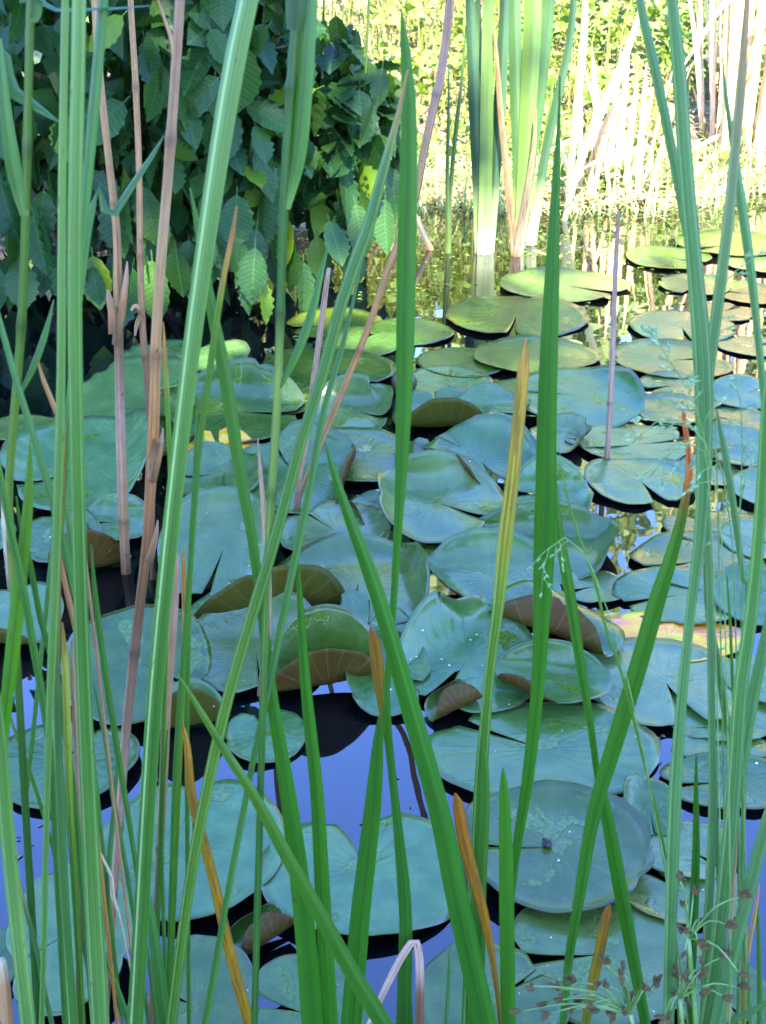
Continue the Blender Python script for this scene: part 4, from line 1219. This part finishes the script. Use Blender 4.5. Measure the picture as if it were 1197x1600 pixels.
B([(525, 102, 2), (536, 126, 9), (560, 170, 11), (595, 237, 10), (620, 285, 9), (648, 338, 10), (662, 368, 11), (672, 390, 12)], [(0, (0.45, 0.2, 0.06)), (0.1, WHITE), (0.6, PINK), (1, PINK)], water_y(672, 391), 0.0, 10, 0, 0.3, FOLD_SHADE, 'dry', label='straight dry blade slanting left from the water by the shrub', name='dead_reed_leaf', cat='dry blade', group=None)
D([(514, 419, 7), (508, 460, 10), (497, 545, 10), (488, 610, 10), (478, 690, 10), (468, 745, 9), (463, 790, 9)], [(0, TAN), (0.5, PINK), (1, PINK)], water_y(463, 800), 0.0, (0.55,), label='broken pale stalk standing among the pads, left of centre')
D([(403, 685, 2), (407, 740, 7), (412, 800, 9), (419, 900, 11), (419, 980, 11), (413, 1040, 12), (407, 1085, 13)], [(0, TAN), (0.3, PINK), (0.8, STRAW), (1, PINK)], water_y(407, 1085), 0.0, (0.24,), label='slender pale stick standing in the water by the dark dished pad')
D([(276, 868, 8), (274, 900, 15), (268, 1000, 17), (260, 1100, 17), (256, 1200, 15), (250, 1320, 13), (244, 1430, 10)], [(0, TAN), (0.4, BROWN), (0.6, (0.46, 0.28, 0.14)), (1, PINK)], 1.10, 0.0, (0.5,), label='split brown stalk half hidden behind the striped leaf')
D([(967, 330, 6), (962, 420, 8), (957, 560, 10), (951, 680, 10), (948, 727, 12)], [(0, BROWN), (0.12, PINK), (1, (0.40, 0.32, 0.32))], water_y(948, 727), 0.0, (0.3,), label='thin violet grey stalk standing alone among the right pads')
B([(88, 842, 2), (95, 880, 8), (106, 935, 11), (118, 985, 11), (126, 1030, 9), (130, 1090, 7)], [(0, TAN), (0.4, ORG), (1, TAN)], 0.87, 0.0, 10, 0, 0.3, FOLD_SHADE, 'dry', label='orange dry leaf between the left reeds', name='dead_reed_leaf', cat='dry blade', group=None)
B([(99, 650, 2), (103, 690, 6), (112, 725, 7), (120, 760, 7), (128, 830, 6)], [(0, TAN), (1, TAN)], 0.95, 0.0, 0, 0, 0.3, FOLD_SHADE, 'dry', label='tan withered tip behind the broad ribbed leaf', name='dead_reed_leaf', cat='dry blade', group=None)
D([(4, 770, 7), (8, 830, 11), (14, 890, 12), (17, 922, 11)], [(0, (0.46, 0.22, 0.08)), (0.2, PINK), (0.8, WHITE), (1, PINK)], water_y(17, 922), 0.0, (), label='pale stub of a stalk in the water at the left edge')
B([(112, 1000, 3), (115, 1080, 10), (119, 1160, 13), (123, 1260, 12), (122, 1380, 12), (124, 1610, 12)], [(0, BROWN), (0.4, BROWN), (0.7, PINK), (1, TAN)], 0.92, 0.0, 5, 0, 0.3, FOLD_SHADE, 'dry', label='brown withered leaf behind the broad ribbed leaf low down', name='dead_reed_leaf', cat='dry blade', group=None)
B([(152, 1320, 2), (160, 1340, 4), (174, 1372, 7), (176, 1400, 8), (186, 1430, 5), (197, 1480, 4)], [(0, TAN), (1, WHITE)], 0.94, 0.0, 0, 0, 0.3, FOLD_SHADE, 'dry', label='curled straw shred beside the broad ribbed leaf', name='dead_reed_leaf', cat='dry blade', group=None)
D([(2, 1500, 14), (6, 1530, 20), (12, 1610, 22)], [(0, TAN), (0.9, TAN), (1, WHITE)], 0.86, 0.0, (), label='cut brown stub in the bottom left corner')
D([(180, 1572, 6), (184, 1590, 8), (190, 1612, 8)], [(0, PINK), (1, PINK)], 0.92, 0.0, (), label='small pinkish stub at the bottom beside the striped leaf')
def sheath(parent, pts, yaw):
    blade(pts, [(0, BROWN), (0.5, TAN), (1, PINK)], YS[0], 0, yaw, 60, 0.5, FOLD_SHADE, 'dry', name='torn_sheath', parent=parent, zroot=99, n=14)
YS = [water_y(197, 895) - 0.012]
for pts, yw in (([(198, 408, 3), (195, 430, 10), (190, 462, 15), (185, 500, 18), (181, 540, 14)], 20), ([(168, 452, 4), (172, 470, 12), (180, 490, 18), (183, 520, 16)], -30), ([(174, 520, 3), (178, 500, 8), (184, 480, 14)], 50)):
    sheath(torn1, pts, yw)
YS[0] = water_y(238, 905) - 0.01
for pts, yw in (([(206, 486, 3), (212, 480, 9), (220, 488, 12)], 30), ([(211, 525, 3), (213, 505, 9), (219, 488, 12)], -20)):
    sheath(bpy.data.objects['dry_stalk.001'], pts, yw)
YS[0] = 1.18 - 0.012 / 0.42
for pts, yw in (([(254, 668, 3), (250, 690, 10), (243, 720, 16), (238, 755, 14)], 20), ([(233, 748, 5), (236, 720, 13), (240, 690, 15)], -30), ([(246, 812, 3), (241, 840, 10), (232, 880, 14)], 20)):
    sheath(bpy.data.objects['dry_stalk.002'], pts, yw)
# bent pink stalk at the bottom
A_ = [(566, 1625, 9), (590, 1572, 11), (610, 1530, 13), (632, 1490, 14), (648, 1471, 14), (654, 1490, 14), (656, 1530, 15), (655, 1610, 16)]
B(A_, [(0, BROWN), (0.45, BROWN), (0.55, (0.50, 0.40, 0.40)), (1, (0.55, 0.45, 0.45))], 0.99, 0.0, 6, 0, 0.2, FOLD_SHADE, 'dry', label='pink dry leaf bent over like a hook at the bottom', name='bent_reed_leaf', cat='dry blade', group=None, n=60)

# ---- middle: the bright sword leaves
B([(627, 13, 2), (631, 60, 14), (637, 130, 23), (638, 250, 30), (634, 420, 33), (632, 560, 30), (629, 680, 25), (623, 800, 16), (616, 920, 12), (610, 1010, 11), (604, 1090, 12), (612, 1200, 13), (624, 1310, 16), (634, 1430, 22), (631, 1600, 26)],
  [(0, (0.05, 0.16, 0.03)), (0.4, (0.055, 0.19, 0.03)), (0.6, GREEN), (1, (0.075, 0.25, 0.02))], 1.02, 0.0, 6, 30, 0.16, FOLD_SHADE, label='tall bright sword shaped leaf rising to the top centre')
B([(579, 979, 3), (581, 986, 13), (585, 1002, 20), (592, 1060, 22), (600, 1120, 15), (607, 1170, 12), (618, 1270, 13), (628, 1400, 14), (640, 1610, 14)], [(0, (0.05, 0.16, 0.03)), (0.7, MID), (0.85, OLIVE), (1, (0.30, 0.17, 0.03))], 1.06, 0.0, 0, 0, label='stubby olive leaf with a rusty tip in the middle')
B([(593, 1118, 3), (591, 1160, 18), (583, 1260, 29), (573, 1350, 32), (563, 1440, 34), (550, 1600, 36)], [(0, GREEN), (1, (0.06, 0.20, 0.02))], 1.0, 0.0, -8, 10, label='broad green leaf right of the diagonal leaf at the bottom')
B([(507, 688, 2), (522, 740, 12), (545, 808, 19), (572, 880, 25), (600, 965, 29), (640, 1105, 34), (687, 1275, 37), (712, 1400, 39), (736, 1510, 40), (758, 1610, 41)], [(0, GREEN), (0.6, (0.07, 0.23, 0.03)), (1, GREEN)], 0.92, 0.0, 10, -20, label='big leaf slanting from the bottom middle up to the left')
B([(875, 118, 2), (874, 170, 5), (871, 240, 11), (867, 320, 17), (863, 420, 24), (858, 540, 30), (855, 640, 33), (853, 760, 36), (850, 880, 36), (846, 980, 28), (840, 1080, 23), (825, 1220, 21), (812, 1300, 17), (800, 1390, 14), (792, 1500, 13)],
  [(0, (0.06, 0.2, 0.03)), (0.35, GREEN), (1, (0.065, 0.23, 0.02))], 1.10, 0.0, 0, 30, 0.18, FOLD_SHADE, label='broad saturated green blade right of centre with thin tip')
B([(822, 528, 2), (821, 536, 10), (819, 560, 19), (814, 620, 21), (806, 690, 22), (799, 760, 23), (787, 860, 24), (778, 950, 19), (766, 1040, 17), (757, 1140, 19), (751, 1230, 23), (747, 1350, 28), (740, 1470, 31), (735, 1610, 32)],
  [(0, GREEN), (0.55, MID), (0.7, YG), (0.78, (0.36, 0.38, 0.08)), (0.95, (0.48, 0.40, 0.10)), (1, TAN)], 1.04, 0.0, 12, 10, 0.2, BAND, label='upright leaf fading to yellow at its blunt top')
B([(755, 1168, 3), (758, 1200, 13), (757, 1290, 17), (752, 1400, 18), (748, 1600, 18)], [(0, GREEN), (1, MID)], 1.0, 0.0, 0, 0, label='short leaf pressed against the foot of the yellowing leaf')
B([(786, 1200, 3), (788, 1240, 17), (791, 1330, 24), (793, 1450, 26), (795, 1610, 26)], [(0, GREEN), (1, (0.10, 0.29, 0.03))], 0.98, 0.0, -5, 0, label='short pointed green leaf below the oval pad')
B([(711, 1239, 3), (713, 1245, 13), (717, 1264, 20), (724, 1310, 22), (738, 1365, 21), (756, 1430, 17), (768, 1490, 12), (778, 1560, 8), (784, 1620, 7)], [(0, MID), (0.3, OLIVE), (0.6, (0.42, 0.27, 0.02)), (1, (0.46, 0.22, 0.03))], 0.96, 0.0, 5, 0, 0.15, FOLD_SHADE, label='orange yellow leaf with a rounded tip, bottom middle')
B([(1066, 626, 3), (1070, 660, 9), (1077, 710, 10), (1077, 745, 13), (1066, 810, 18), (1050, 870, 24), (1028, 940, 31), (1000, 1040, 33), (960, 1170, 31), (929, 1275, 26), (907, 1400, 21), (890, 1500, 16), (881, 1600, 14)],
  [(0, MID), (0.5, GREEN), (0.84, (0.10, 0.27, 0.02)), (0.89, OLIVE), (0.92, (0.52, 0.17, 0.07)), (1, (0.55, 0.18, 0.09))], 1.0, 0.0, -10, 20, label='leaf leaning right with a withered red orange tip')
B([(868, 740, 2), (870, 800, 10), (879, 870, 17), (893, 950, 18), (908, 1050, 16), (922, 1130, 12), (934, 1215, 12), (947, 1270, 20), (966, 1370, 25), (984, 1465, 23), (1004, 1570, 19)], [(0, GREEN), (0.5, GREEN), (1, MID)], 1.08, 0.0, 10, 60, label='twisted leaf crossing behind the leaning leaf, right of centre')
B([(952, 1413, 3), (951, 1420, 11), (947, 1437, 17), (937, 1490, 19), (924, 1550, 18), (912, 1620, 15)], [(0, MID), (0.5, OLIVE), (0.8, (0.34, 0.28, 0.03)), (1, (0.36, 0.18, 0.04))], 0.98, 0.0, 0, 0, label='short olive leaf with a blunt tip above the brown flower heads')
B([(703, 1480, 2), (701, 1530, 6), (696, 1620, 8)], [(0, DULL), (1, DULL)], 1.0, 0.0, 0, label='short dark leaf tip in front of the pad by the pink hook')

# ---- right: tall blue green leaves
BG = (0.085, 0.205, 0.105); BG2 = (0.10, 0.215, 0.12)
B([(1040, -150, 17), (1050, 0, 18), (1062, 120, 24), (1073, 280, 25), (1087, 430, 27), (1098, 560, 32), (1101, 700, 28), (1095, 830, 22), (1080, 950, 17), (1066, 1090, 18), (1056, 1230, 22), (1050, 1400, 22), (1045, 1610, 20)], [(0, BG), (1, BG)], 0.86, 0.0, 5, 20, 0.2, BAND, label='tallest blue green leaf at right with ribbed face')
B([(1172, -150, 8), (1168, 0, 11), (1160, 110, 16), (1147, 260, 19), (1136, 370, 20), (1122, 480, 21), (1109, 580, 20), (1101, 680, 16), (1104, 800, 13), (1109, 900, 13), (1113, 1130, 14), (1114, 1280, 16), (1106, 1480, 18), (1102, 1610, 19)], [(0, BG), (0.8, BG2), (0.9, (0.2, 0.2, 0.16)), (1, PINK)], 0.90, 0.0, -10, 20, 0.2, BAND, label='leaf leaning right that crosses the tallest right leaf, mauve top')
B([(984, -140, 10), (1000, 0, 14), (1022, 100, 17), (1043, 200, 17), (1064, 310, 15), (1080, 420, 10), (1092, 560, 9)], [(0, BG), (1, BG2)], 0.92, 0.0, 10, 0, 0.2, FOLD_SHADE, label='slim leaf meeting the tallest right leaf from the left', zroot=0.3)
B([(1127, 60, 2), (1134, 150, 7), (1148, 240, 12), (1158, 310, 16), (1172, 410, 16), (1182, 500, 13), (1196, 640, 12), (1215, 850, 11)], [(0, BG), (1, BG2)], 0.95, 0.0, 10, 0, 0.2, FOLD_SHADE, label='narrow leaf forking to the right edge below the mauve topped leaf')
B([(1215, 430, 6), (1205, 560, 13), (1197, 640, 17), (1192, 750, 20), (1183, 880, 23), (1172, 980, 25), (1158, 1080, 26), (1148, 1230, 27), (1136, 1360, 27), (1120, 1500, 27), (1103, 1610, 26)], [(0, MID), (0.5, BG), (1, (0.09, 0.25, 0.05))], 0.84, 0.0, -6, 15, 0.2, BAND, label='wide leaf along the right edge leaning out of the picture')
B([(1230, 850, 8), (1212, 930, 15), (1195, 1005, 19), (1176, 1100, 21), (1160, 1195, 21), (1140, 1315, 19), (1130, 1420, 15)], [(0, BG), (1, BG)], 0.88, 0.0, 0, 10, 0.2, FOLD_SHADE, label='leaf leaning to the right edge above the violet water')
B([(1235, 1180, 10), (1205, 1265, 20), (1187, 1330, 22), (1168, 1405, 23), (1140, 1515, 23), (1118, 1610, 23)], [(0, BG), (1, BG2)], 0.80, 0.0, 0, 10, 0.2, FOLD_SHADE, label='broad leaf leaning out of the lower right corner')
B([(1088, 1178, 2), (1088, 1230, 8), (1088, 1340, 14), (1084, 1440, 17), (1080, 1540, 16), (1079, 1620, 15)], [(0, (0.05, 0.16, 0.03)), (1, GREEN)], 0.98, 0.0, 0, 0, label='dark pointed short leaf at lower right beside the violet pads')
B([(1100, 880, 3), (1106, 960, 8), (1117, 1005, 11), (1130, 1090, 13), (1145, 1185, 13), (1153, 1300, 11)], [(0, BG), (1, BG)], 0.94, 0.0, 0, 0, label='thin leaf slanting right between the right hand leaves')
B([(1120, 640, 3), (1130, 690, 11), (1142, 760, 13), (1152, 830, 12), (1162, 910, 10), (1168, 1010, 9)], [(0, BG), (1, BG2)], 0.92, 0.0, 0, 0, label='short narrow leaf among the grass heads at right')
B([(872, 690, 1), (885, 770, 3), (898, 817, 4), (933, 921, 5), (947, 984, 5), (970, 1047, 5), (1007, 1193, 5), (1036, 1315, 5), (1052, 1420, 5), (1062, 1610, 5)], [(0, YG), (1, YG)], 0.95, 0.0, 0, 0, label='hair thin yellow green strand slanting across the right pads')
B([(1136, 900, 2), (1141, 970, 5), (1145, 1066, 6), (1150, 1160, 6), (1156, 1400, 6)], [(0, YG), (1, YG)], 0.95, 0.0, 0, 0, label='hair thin upright strand near the right edge')
B([(1152, 1300, 3), (1148, 1350, 7), (1143, 1440, 8), (1140, 1610, 8)], [(0, TAN), (1, STRAW)], 0.93, 0.0, 0, 0, 0.2, FOLD_SHADE, 'dry', label='thin tan leaf at lower right beside the wide leaf', name='dead_reed_leaf', cat='dry blade', group=None)
B([(1186, 1380, 2), (1181, 1420, 7), (1170, 1480, 9), (1163, 1540, 9), (1162, 1610, 9)], [(0, ORG), (0.6, OLIVE), (1, TAN)], 0.94, 0.0, 0, 0, 0.2, FOLD_SHADE, 'dry', label='thin orange leaf in the lower right corner', name='dead_reed_leaf', cat='dry blade', group=None)
B([(1183, 1395, 2), (1185, 1450, 7), (1187, 1530, 9), (1187, 1610, 9)], [(0, MID), (1, MID)], 0.96, 0.0, 0, 0, label='thin green leaf beside the thin orange one, lower right')
B([(1215, 1555, 4), (1190, 1572, 9), (1160, 1590, 11), (1135, 1612, 11)], [(0, GREEN), (1, MID)], 0.82, 0.0, 20, 0, label='small leaf pointing right at the very bottom right')

# ------------------------------------------------------------------ white based cattails and far blades standing in the sunlit water
def clump(px, py, leaves, label, name='cattail', cat='cattail', group='cattails by the far shore', lname='leaf'):
    r0 = on_z(px, py, 0.0)
    e = empty(name, (r0.x, r0.y, -0.03), label, cat, group)
    for pts, cols, dy, yaw in leaves:
        blade(pts, cols, r0.y + dy, 0.0, yaw, 10, 0.22, FOLD_SHADE, 'cattail', name=lname, parent=e, n=30)
    return e
CG = (0.11, 0.22, 0.08); CB = (0.075, 0.16, 0.085); CL = (0.20, 0.32, 0.08)
def cw(c): return [(0, (0.30, 0.32, 0.10)), (0.05, (1.0, 1.0, 0.80)), (0.10, (0.7, 0.8, 0.40)), (0.24, c), (1, c)]  # pale sheath, brightened as if sunlit; upper leaf darkened as if shaded
clump(757, 397, [
    ([(728, -150, 10), (734, 0, 18), (741, 150, 24), (748, 280, 26), (753, 396, 26)], cw(CB), 0.01, 10),
    ([(765, -150, 14), (764, 0, 22), (762, 150, 26), (760, 280, 26), (758, 396, 28)], cw(CL), -0.01, -12),
    ([(792, -150, 8), (788, 0, 18), (780, 160, 24), (770, 300, 22), (762, 396, 22)], cw(CB), 0.03, 25),
    ([(745, -150, 6), (748, 20, 12), (752, 160, 15), (755, 396, 18)], cw(CG), 0.05, -30)], 'left cattail with broad blue green leaves and white base')
clump(808, 397, [
    ([(772, 40, 2), (776, 90, 8), (783, 180, 12), (793, 280, 14), (801, 360, 14), (805, 396, 16)], [(0, ORG), (0.04, PINK), (0.2, (0.52, 0.36, 0.2)), (1, (0.5, 0.3, 0.16))], -0.03, 0),
    ([(800, -150, 14), (803, 0, 24), (806, 130, 26), (809, 250, 22), (808, 396, 20)], cw(CG), 0.02, 10),
    ([(835, -150, 18), (833, 0, 34), (828, 120, 34), (820, 240, 26), (811, 396, 18)], cw(CL), 0.0, 5),
    ([(872, -150, 14), (858, 0, 26), (846, 130, 26), (830, 260, 20), (812, 396, 16)], cw(CG), 0.03, -8),
    ([(838, 170, 3), (834, 230, 9), (824, 300, 12), (813, 360, 14), (808, 398, 14)], [(0, ORG), (0.1, PINK), (1, (0.5, 0.33, 0.18))], -0.05, 0)], 'right cattail with a fan of light leaves and tan dead leaves')
clump(829, 384, [
    ([(905, -150, 8), (893, 40, 14), (876, 130, 17), (855, 230, 17), (840, 310, 18), (829, 384, 20)], cw(CB), 0.0, 10),
    ([(868, 90, 2), (858, 180, 8), (845, 270, 12), (832, 384, 14)], cw(CL), 0.03, 0)], 'small cattail shoot with lime base leaning right')
clump(882, 345, [
    ([(1010, -20, 6), (985, 65, 13), (950, 150, 16), (915, 230, 16), (893, 300, 13), (882, 345, 10)], [(0, (0.4, 0.42, 0.3)), (0.3, (0.42, 0.48, 0.36)), (1, (0.5, 0.55, 0.42))], 0.0, 10),
    ([(915, -60, 8), (912, 60, 14), (900, 180, 14), (884, 345, 10)], [(0, (0.4, 0.42, 0.3)), (1, (0.45, 0.5, 0.38))], 0.2, 10)], 'pale whitish blade leaning right before the bank')
for i, (pts, lab) in enumerate([
    ([(701, 100, 2), (701, 180, 6), (699, 280, 8), (700, 395, 9)], 'thin green rush left of the cattails, nearer one'),
    ([(728, 40, 2), (722, 120, 6), (712, 210, 9), (704, 300, 8), (702, 392, 7)], 'thin green rush leaning right beside the left cattail'),
    ([(578, -60, 3), (575, 40, 5), (568, 150, 5), (556, 260, 5)], 'thin yellowish rush at the right edge of the shrub'),
    ([(508, -60, 3), (505, 40, 5), (503, 120, 5), (500, 250, 5)], 'thin yellowish rush in front of the shrub top')]):
    blade(pts, [(0, (0.2, 0.28, 0.08)), (1, CG if i < 2 else YG)], water_y(701, 396) + 0.02 * i if i < 2 else 4.45, 0, 0, 0, 0.3, FOLD_SHADE, 'cattail', label=lab, name='rush', cat='rush', group=None, n=20)

# dry straw coloured reeds in full sun
def straw_clump(x0, x1, py, n, htop, lean, label, seed, wmul=1.0):
    g = np.random.default_rng(seed)
    c0 = on_z((x0 + x1) / 2, py, 0)
    e = empty('dry_reed_clump', (c0.x, c0.y, -0.03), label, 'dry reeds', 'dry straw reeds by the far shore')
    for i in range(n):
        b = on_z(x0 + (x1 - x0) * (i + g.uniform(0, 1)) / n, py + g.uniform(-12, 12), -0.02)
        h = htop * g.uniform(0.55, 1.05)
        if i % 5 == 4: h *= 0.35
        tx = lean + (b.x - c0.x) * 0.4 + g.normal(0, 0.09); ty = g.normal(0.05, 0.15)
        w = g.uniform(0.018, 0.036) * wmul
        brk = i % 6 == 3
        P = [(b.x, b.y, b.z, w * 0.9), (b.x + tx * 0.25, b.y + ty * 0.25, h * 0.35, w), (b.x + tx * 0.6, b.y + ty * .6, h * 0.7, w * 0.8), (b.x + tx, b.y + ty, h, w * 0.12)]
        if brk: P = [P[0], P[1], (b.x + tx * 0.5 - 0.1, b.y - 0.1, h * 0.45, w * 0.9), (b.x + tx * 0.7 - 0.35, b.y - 0.28, h * 0.30, w * 0.2)]
        A = catmull(np.array(P), 22)
        pos, W = A[:, :3], A[:, 3]
        T = np.gradient(pos, axis=0); T /= np.linalg.norm(T, axis=1)[:, None]
        a = g.uniform(-0.7, 0.7)
        V, UV, C = [], [], []
        tint = np.array((0.52, 0.38, 0.20)) * g.uniform(0.85, 1.3) * np.array([1, g.uniform(0.9, 1.05), g.uniform(0.8, 1.05)])
        for k in range(22):
            s = np.cross(T[k], [math.sin(a), math.cos(a), 0.0]); s /= np.linalg.norm(s)
            nn = np.cross(s, T[k])
            t = k / 21
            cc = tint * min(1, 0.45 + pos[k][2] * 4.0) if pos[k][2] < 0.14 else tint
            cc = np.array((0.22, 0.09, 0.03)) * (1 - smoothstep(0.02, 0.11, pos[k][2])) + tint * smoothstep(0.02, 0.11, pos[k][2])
            for j in range(5):
                u = j / 2 - 1
                V.append(pos[k] + s * u * W[k] / 2 + nn * 0.3 * W[k] * (abs(u) - 0.3)); UV.append((u * .5 + .5, t * h)); C.append(cc)
        Fc = [(k * 5 + j, k * 5 + j + 1, (k + 1) * 5 + j + 1, (k + 1) * 5 + j) for k in range(21) for j in range(4)]
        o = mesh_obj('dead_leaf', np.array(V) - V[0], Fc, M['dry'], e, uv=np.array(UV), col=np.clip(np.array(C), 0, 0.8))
        o.location = Vector(V[0]) - e.location
    return e
straw_clump(895, 1012, 322, 24, 0.72, 0.05, 'spreading clump of bleached dry reeds at the far shore', 1)
straw_clump(1112, 1215, 292, 30, 2.3, 0.02, 'tall clump of bleached dry reeds at the right edge', 2, 1.25)
straw_clump(1092, 1130, 268, 11, 1.5, -0.14, 'narrow dry reed clump leaning left behind the tall right leaf', 3)
straw_clump(1230, 1420, 300, 22, 2.2, 0.05, 'dry reed clump just outside the right edge of the view', 4)

# ------------------------------------------------------------------ brown flower heads of a rush, bottom right
def spikelet_mesh():
    V, Fc = [], []
    n, m = 6, 7
    for i in range(n + 1):
        t = i / n
        r = 0.23 * math.sin(math.pi * min(0.98, 0.06 + t * 0.92)) ** 0.8
        for k in range(m):
            a = 2 * math.pi * k / m + i * 0.45
            rr = r * (1.15 if (k + i) % 2 else 0.85)
            V.append((rr * math.cos(a), rr * math.sin(a), t))
    for i in range(n):
        for k in range(m):
            Fc.append((i * m + k, i * m + (k + 1) % m, (i + 1) * m + (k + 1) % m, (i + 1) * m + k))
    Fc.append(tuple(range(m))[::-1]); Fc.append(tuple(n * m + k for k in range(m)))
    return make_mesh('spikelet', V, Fc, M['spikelet'])
SPK = spikelet_mesh()
def flower_head(hub, root, Y0, tips, label, seed):
    q = random.Random(seed)
    h = on_y(*hub, Y0); r = on_y(*root, Y0)
    r.z = -0.03
    e = empty('rush_flower_head', tuple(r), label, 'rush flower', 'brown rush flower heads')
    geo = Geo(); geo.add(*tube_geo(catmull(np.array([r, (r + h) / 2 + Vector((0.01, 0, 0)), h]), 12), np.linspace(0.0032, 0.002, 12), 7))
    geo.obj('stem', M['greenstem'], e, loc=tuple(e.location))
    for i, (x, y) in enumerate(tips):
        p = on_y(780 + x / 2.87, 1300 + y / 2.87, Y0 + q.uniform(-0.035, 0.035))
        mid = (h + p) / 2 + Vector((0, 0, 0.012))
        geo = Geo(); geo.add(*tube_geo(catmull(np.array([h, mid, p]), 7), np.linspace(0.0011, 0.0007, 7), 5))
        geo.obj('ray', M['greenstem'], e, loc=tuple(e.location))
        for k in range(q.choice((2, 3, 4))):
            d = (p - h).normalized() + Vector((q.uniform(-.8, .8), q.uniform(-.8, .8), q.uniform(-.5, .8)))
            o = bpy.data.objects.new('spikelet', SPK); link(o, e)
            s = q.uniform(0.0078, 0.0115)
            o.scale = (s * 0.95, s * 0.95, s)
            o.rotation_mode = 'QUATERNION'
            o.rotation_quaternion = d.normalized().to_track_quat('Z', 'Y')
            o.location = p - e.location + Vector((q.uniform(-.002, .002), q.uniform(-.003, .003), q.uniform(-.002, .002)))
    return e
flower_head((985, 1584), (1030, 1700), 0.80, [(150, 690), (215, 760), (90, 805), (225, 815), (275, 705), (340, 670), (290, 740), (370, 760), (420, 770), (480, 595), (560, 630), (465, 690), (550, 680), (575, 735), (600, 760), (520, 830), (650, 705), (695, 690), (330, 800), (440, 800), (560, 800)],
            'spreading brown rush flower head at the bottom right', 1)
flower_head((1062, 1560), (1085, 1700), 0.785, [(800, 640), (835, 660), (790, 740), (760, 820), (830, 690), (905, 610), (890, 650), (910, 720), (1000, 735), (860, 775), (740, 820), (1080, 700), (1000, 560)],
            'brown rush flower head between the right hand leaves, low', 2)
flower_head((1076, 1465), (1095, 1700), 0.80, [(830, 450), (890, 500), (905, 410), (830, 545), (810, 215), (820, 330), (870, 280), (1080, 290), (1020, 415), (1075, 630)],
            'upper rush flower head with loose spikelets on the violet pads', 3)

# ------------------------------------------------------------------ fine grass heads at right
def panicle(axis, Y0, n, blen, size, label, seed, mat='grain', side=None):
    q = random.Random(seed)
    P = np.array([tuple(on_y(x, y, Y0)) for x, y in axis[::-1]])
    if P[0, 2] > 0.0:
        P = np.vstack([[P[0, 0] + 0.01, P[0, 1], -0.03], P])
    A = catmull(P, 40)
    e = empty('grass_head', tuple(A[0]), label, 'grass head', 'fine grass heads at right')
    geo = Geo(); geo.add(*tube_geo(A, np.linspace(0.0012, 0.0004, 40), 5))
    geo.obj('stem', M['greenstem'], e, loc=tuple(A[0]))
    top = A[-1]
    geo = Geo(); gr = Geo()
    L = np.concatenate([[0], np.cumsum(np.linalg.norm(np.diff(A, axis=0), axis=1))])
    for i in range(n):
        t = L[-1] - blen * (0.1 + 1.9 * i / n)
        b = np.array([np.interp(t, L, A[:, c]) for c in range(3)])
        ax = A[-1] - A[-4]; ax /= np.linalg.norm(ax)
        d = Vector(ax) * 0.8 + Vector((q.uniform(-1, 1) if side is None else side * q.uniform(0.4, 1.2), q.uniform(-.6, .6), q.uniform(-.4, .3)))
        d.normalize()
        l = blen * q.uniform(0.25, 0.6) * (0.4 + i / n)
        endp = np.array(Vector(b) + d * l + Vector((0, 0, -0.15 * l)))
        C = catmull(np.array([b, (b + endp) / 2 + np.array([0, 0, 0.1 * l]), endp]), 6)
        geo.add(*tube_geo(C, np.full(6, 0.00035), 4))
        for k in range(q.randint(4, 7)):
            f = q.uniform(0.3, 1.0)
            c = C[0] * (1 - f) + C[-1] * f
            dd = (d + Vector((q.uniform(-.6, .6), q.uniform(-.6, .6), q.uniform(-.6, .4)))).normalized()
            s = size * q.uniform(0.7, 1.2)
            a = np.array(dd); bb = np.cross(a, [0, 1, 0.2]); bb /= np.linalg.norm(bb); cc = np.cross(a, bb)
            V = [c, c + a * s * .45 + bb * s * .16, c + a * s * .45 + cc * s * .16, c + a * s * .45 - bb * s * .16, c + a * s * .45 - cc * s * .16, c + a * s]
            gr.add(V, [(0, 1, 2), (0, 2, 3), (0, 3, 4), (0, 4, 1), (5, 2, 1), (5, 3, 2), (5, 4, 3), (5, 1, 4)])
    geo.obj('side_branches', M['greenstem'], e, loc=tuple(A[0]))
    tag(gr.obj('grain', M[mat], e, loc=tuple(A[0]), smooth=False), kind='stuff')
    return e
panicle([(1016, 515), (1050, 570), (1085, 630), (1104, 720), (1118, 1000), (1128, 1600)], 0.82, 14, 0.05, 0.007, 'narrow green grass head slanting left of the tallest right leaf', 1)
panicle([(988, 692), (1010, 668), (1045, 655), (1090, 672), (1118, 760), (1134, 1000), (1140, 1600)], 0.80, 9, 0.055, 0.006, 'drooping grass head over the violet stalk pad', 2, side=-0.3)
panicle([(1015, 745), (1040, 715), (1075, 690), (1110, 690), (1136, 780), (1150, 1000), (1155, 1600)], 0.84, 12, 0.07, 0.005, 'wispy grass head in front of the lavender pads', 3)
panicle([(1150, 585), (1158, 640), (1160, 720), (1156, 820), (1160, 1100), (1165, 1600)], 0.83, 10, 0.06, 0.005, 'loose upright grass head near the right edge', 4)
panicle([(846, 925), (851, 880), (862, 850), (880, 838), (930, 900), (1000, 1150), (1075, 1600)], 0.86, 7, 0.035, 0.005, 'tiny pale grass head in front of the broad green blade', 5)
panicle([(1190, 395), (1150, 425), (1125, 440), (1110, 520), (1122, 800), (1135, 1600)], 0.85, 8, 0.05, 0.005, 'thin grass head reaching right across the back pads', 6)
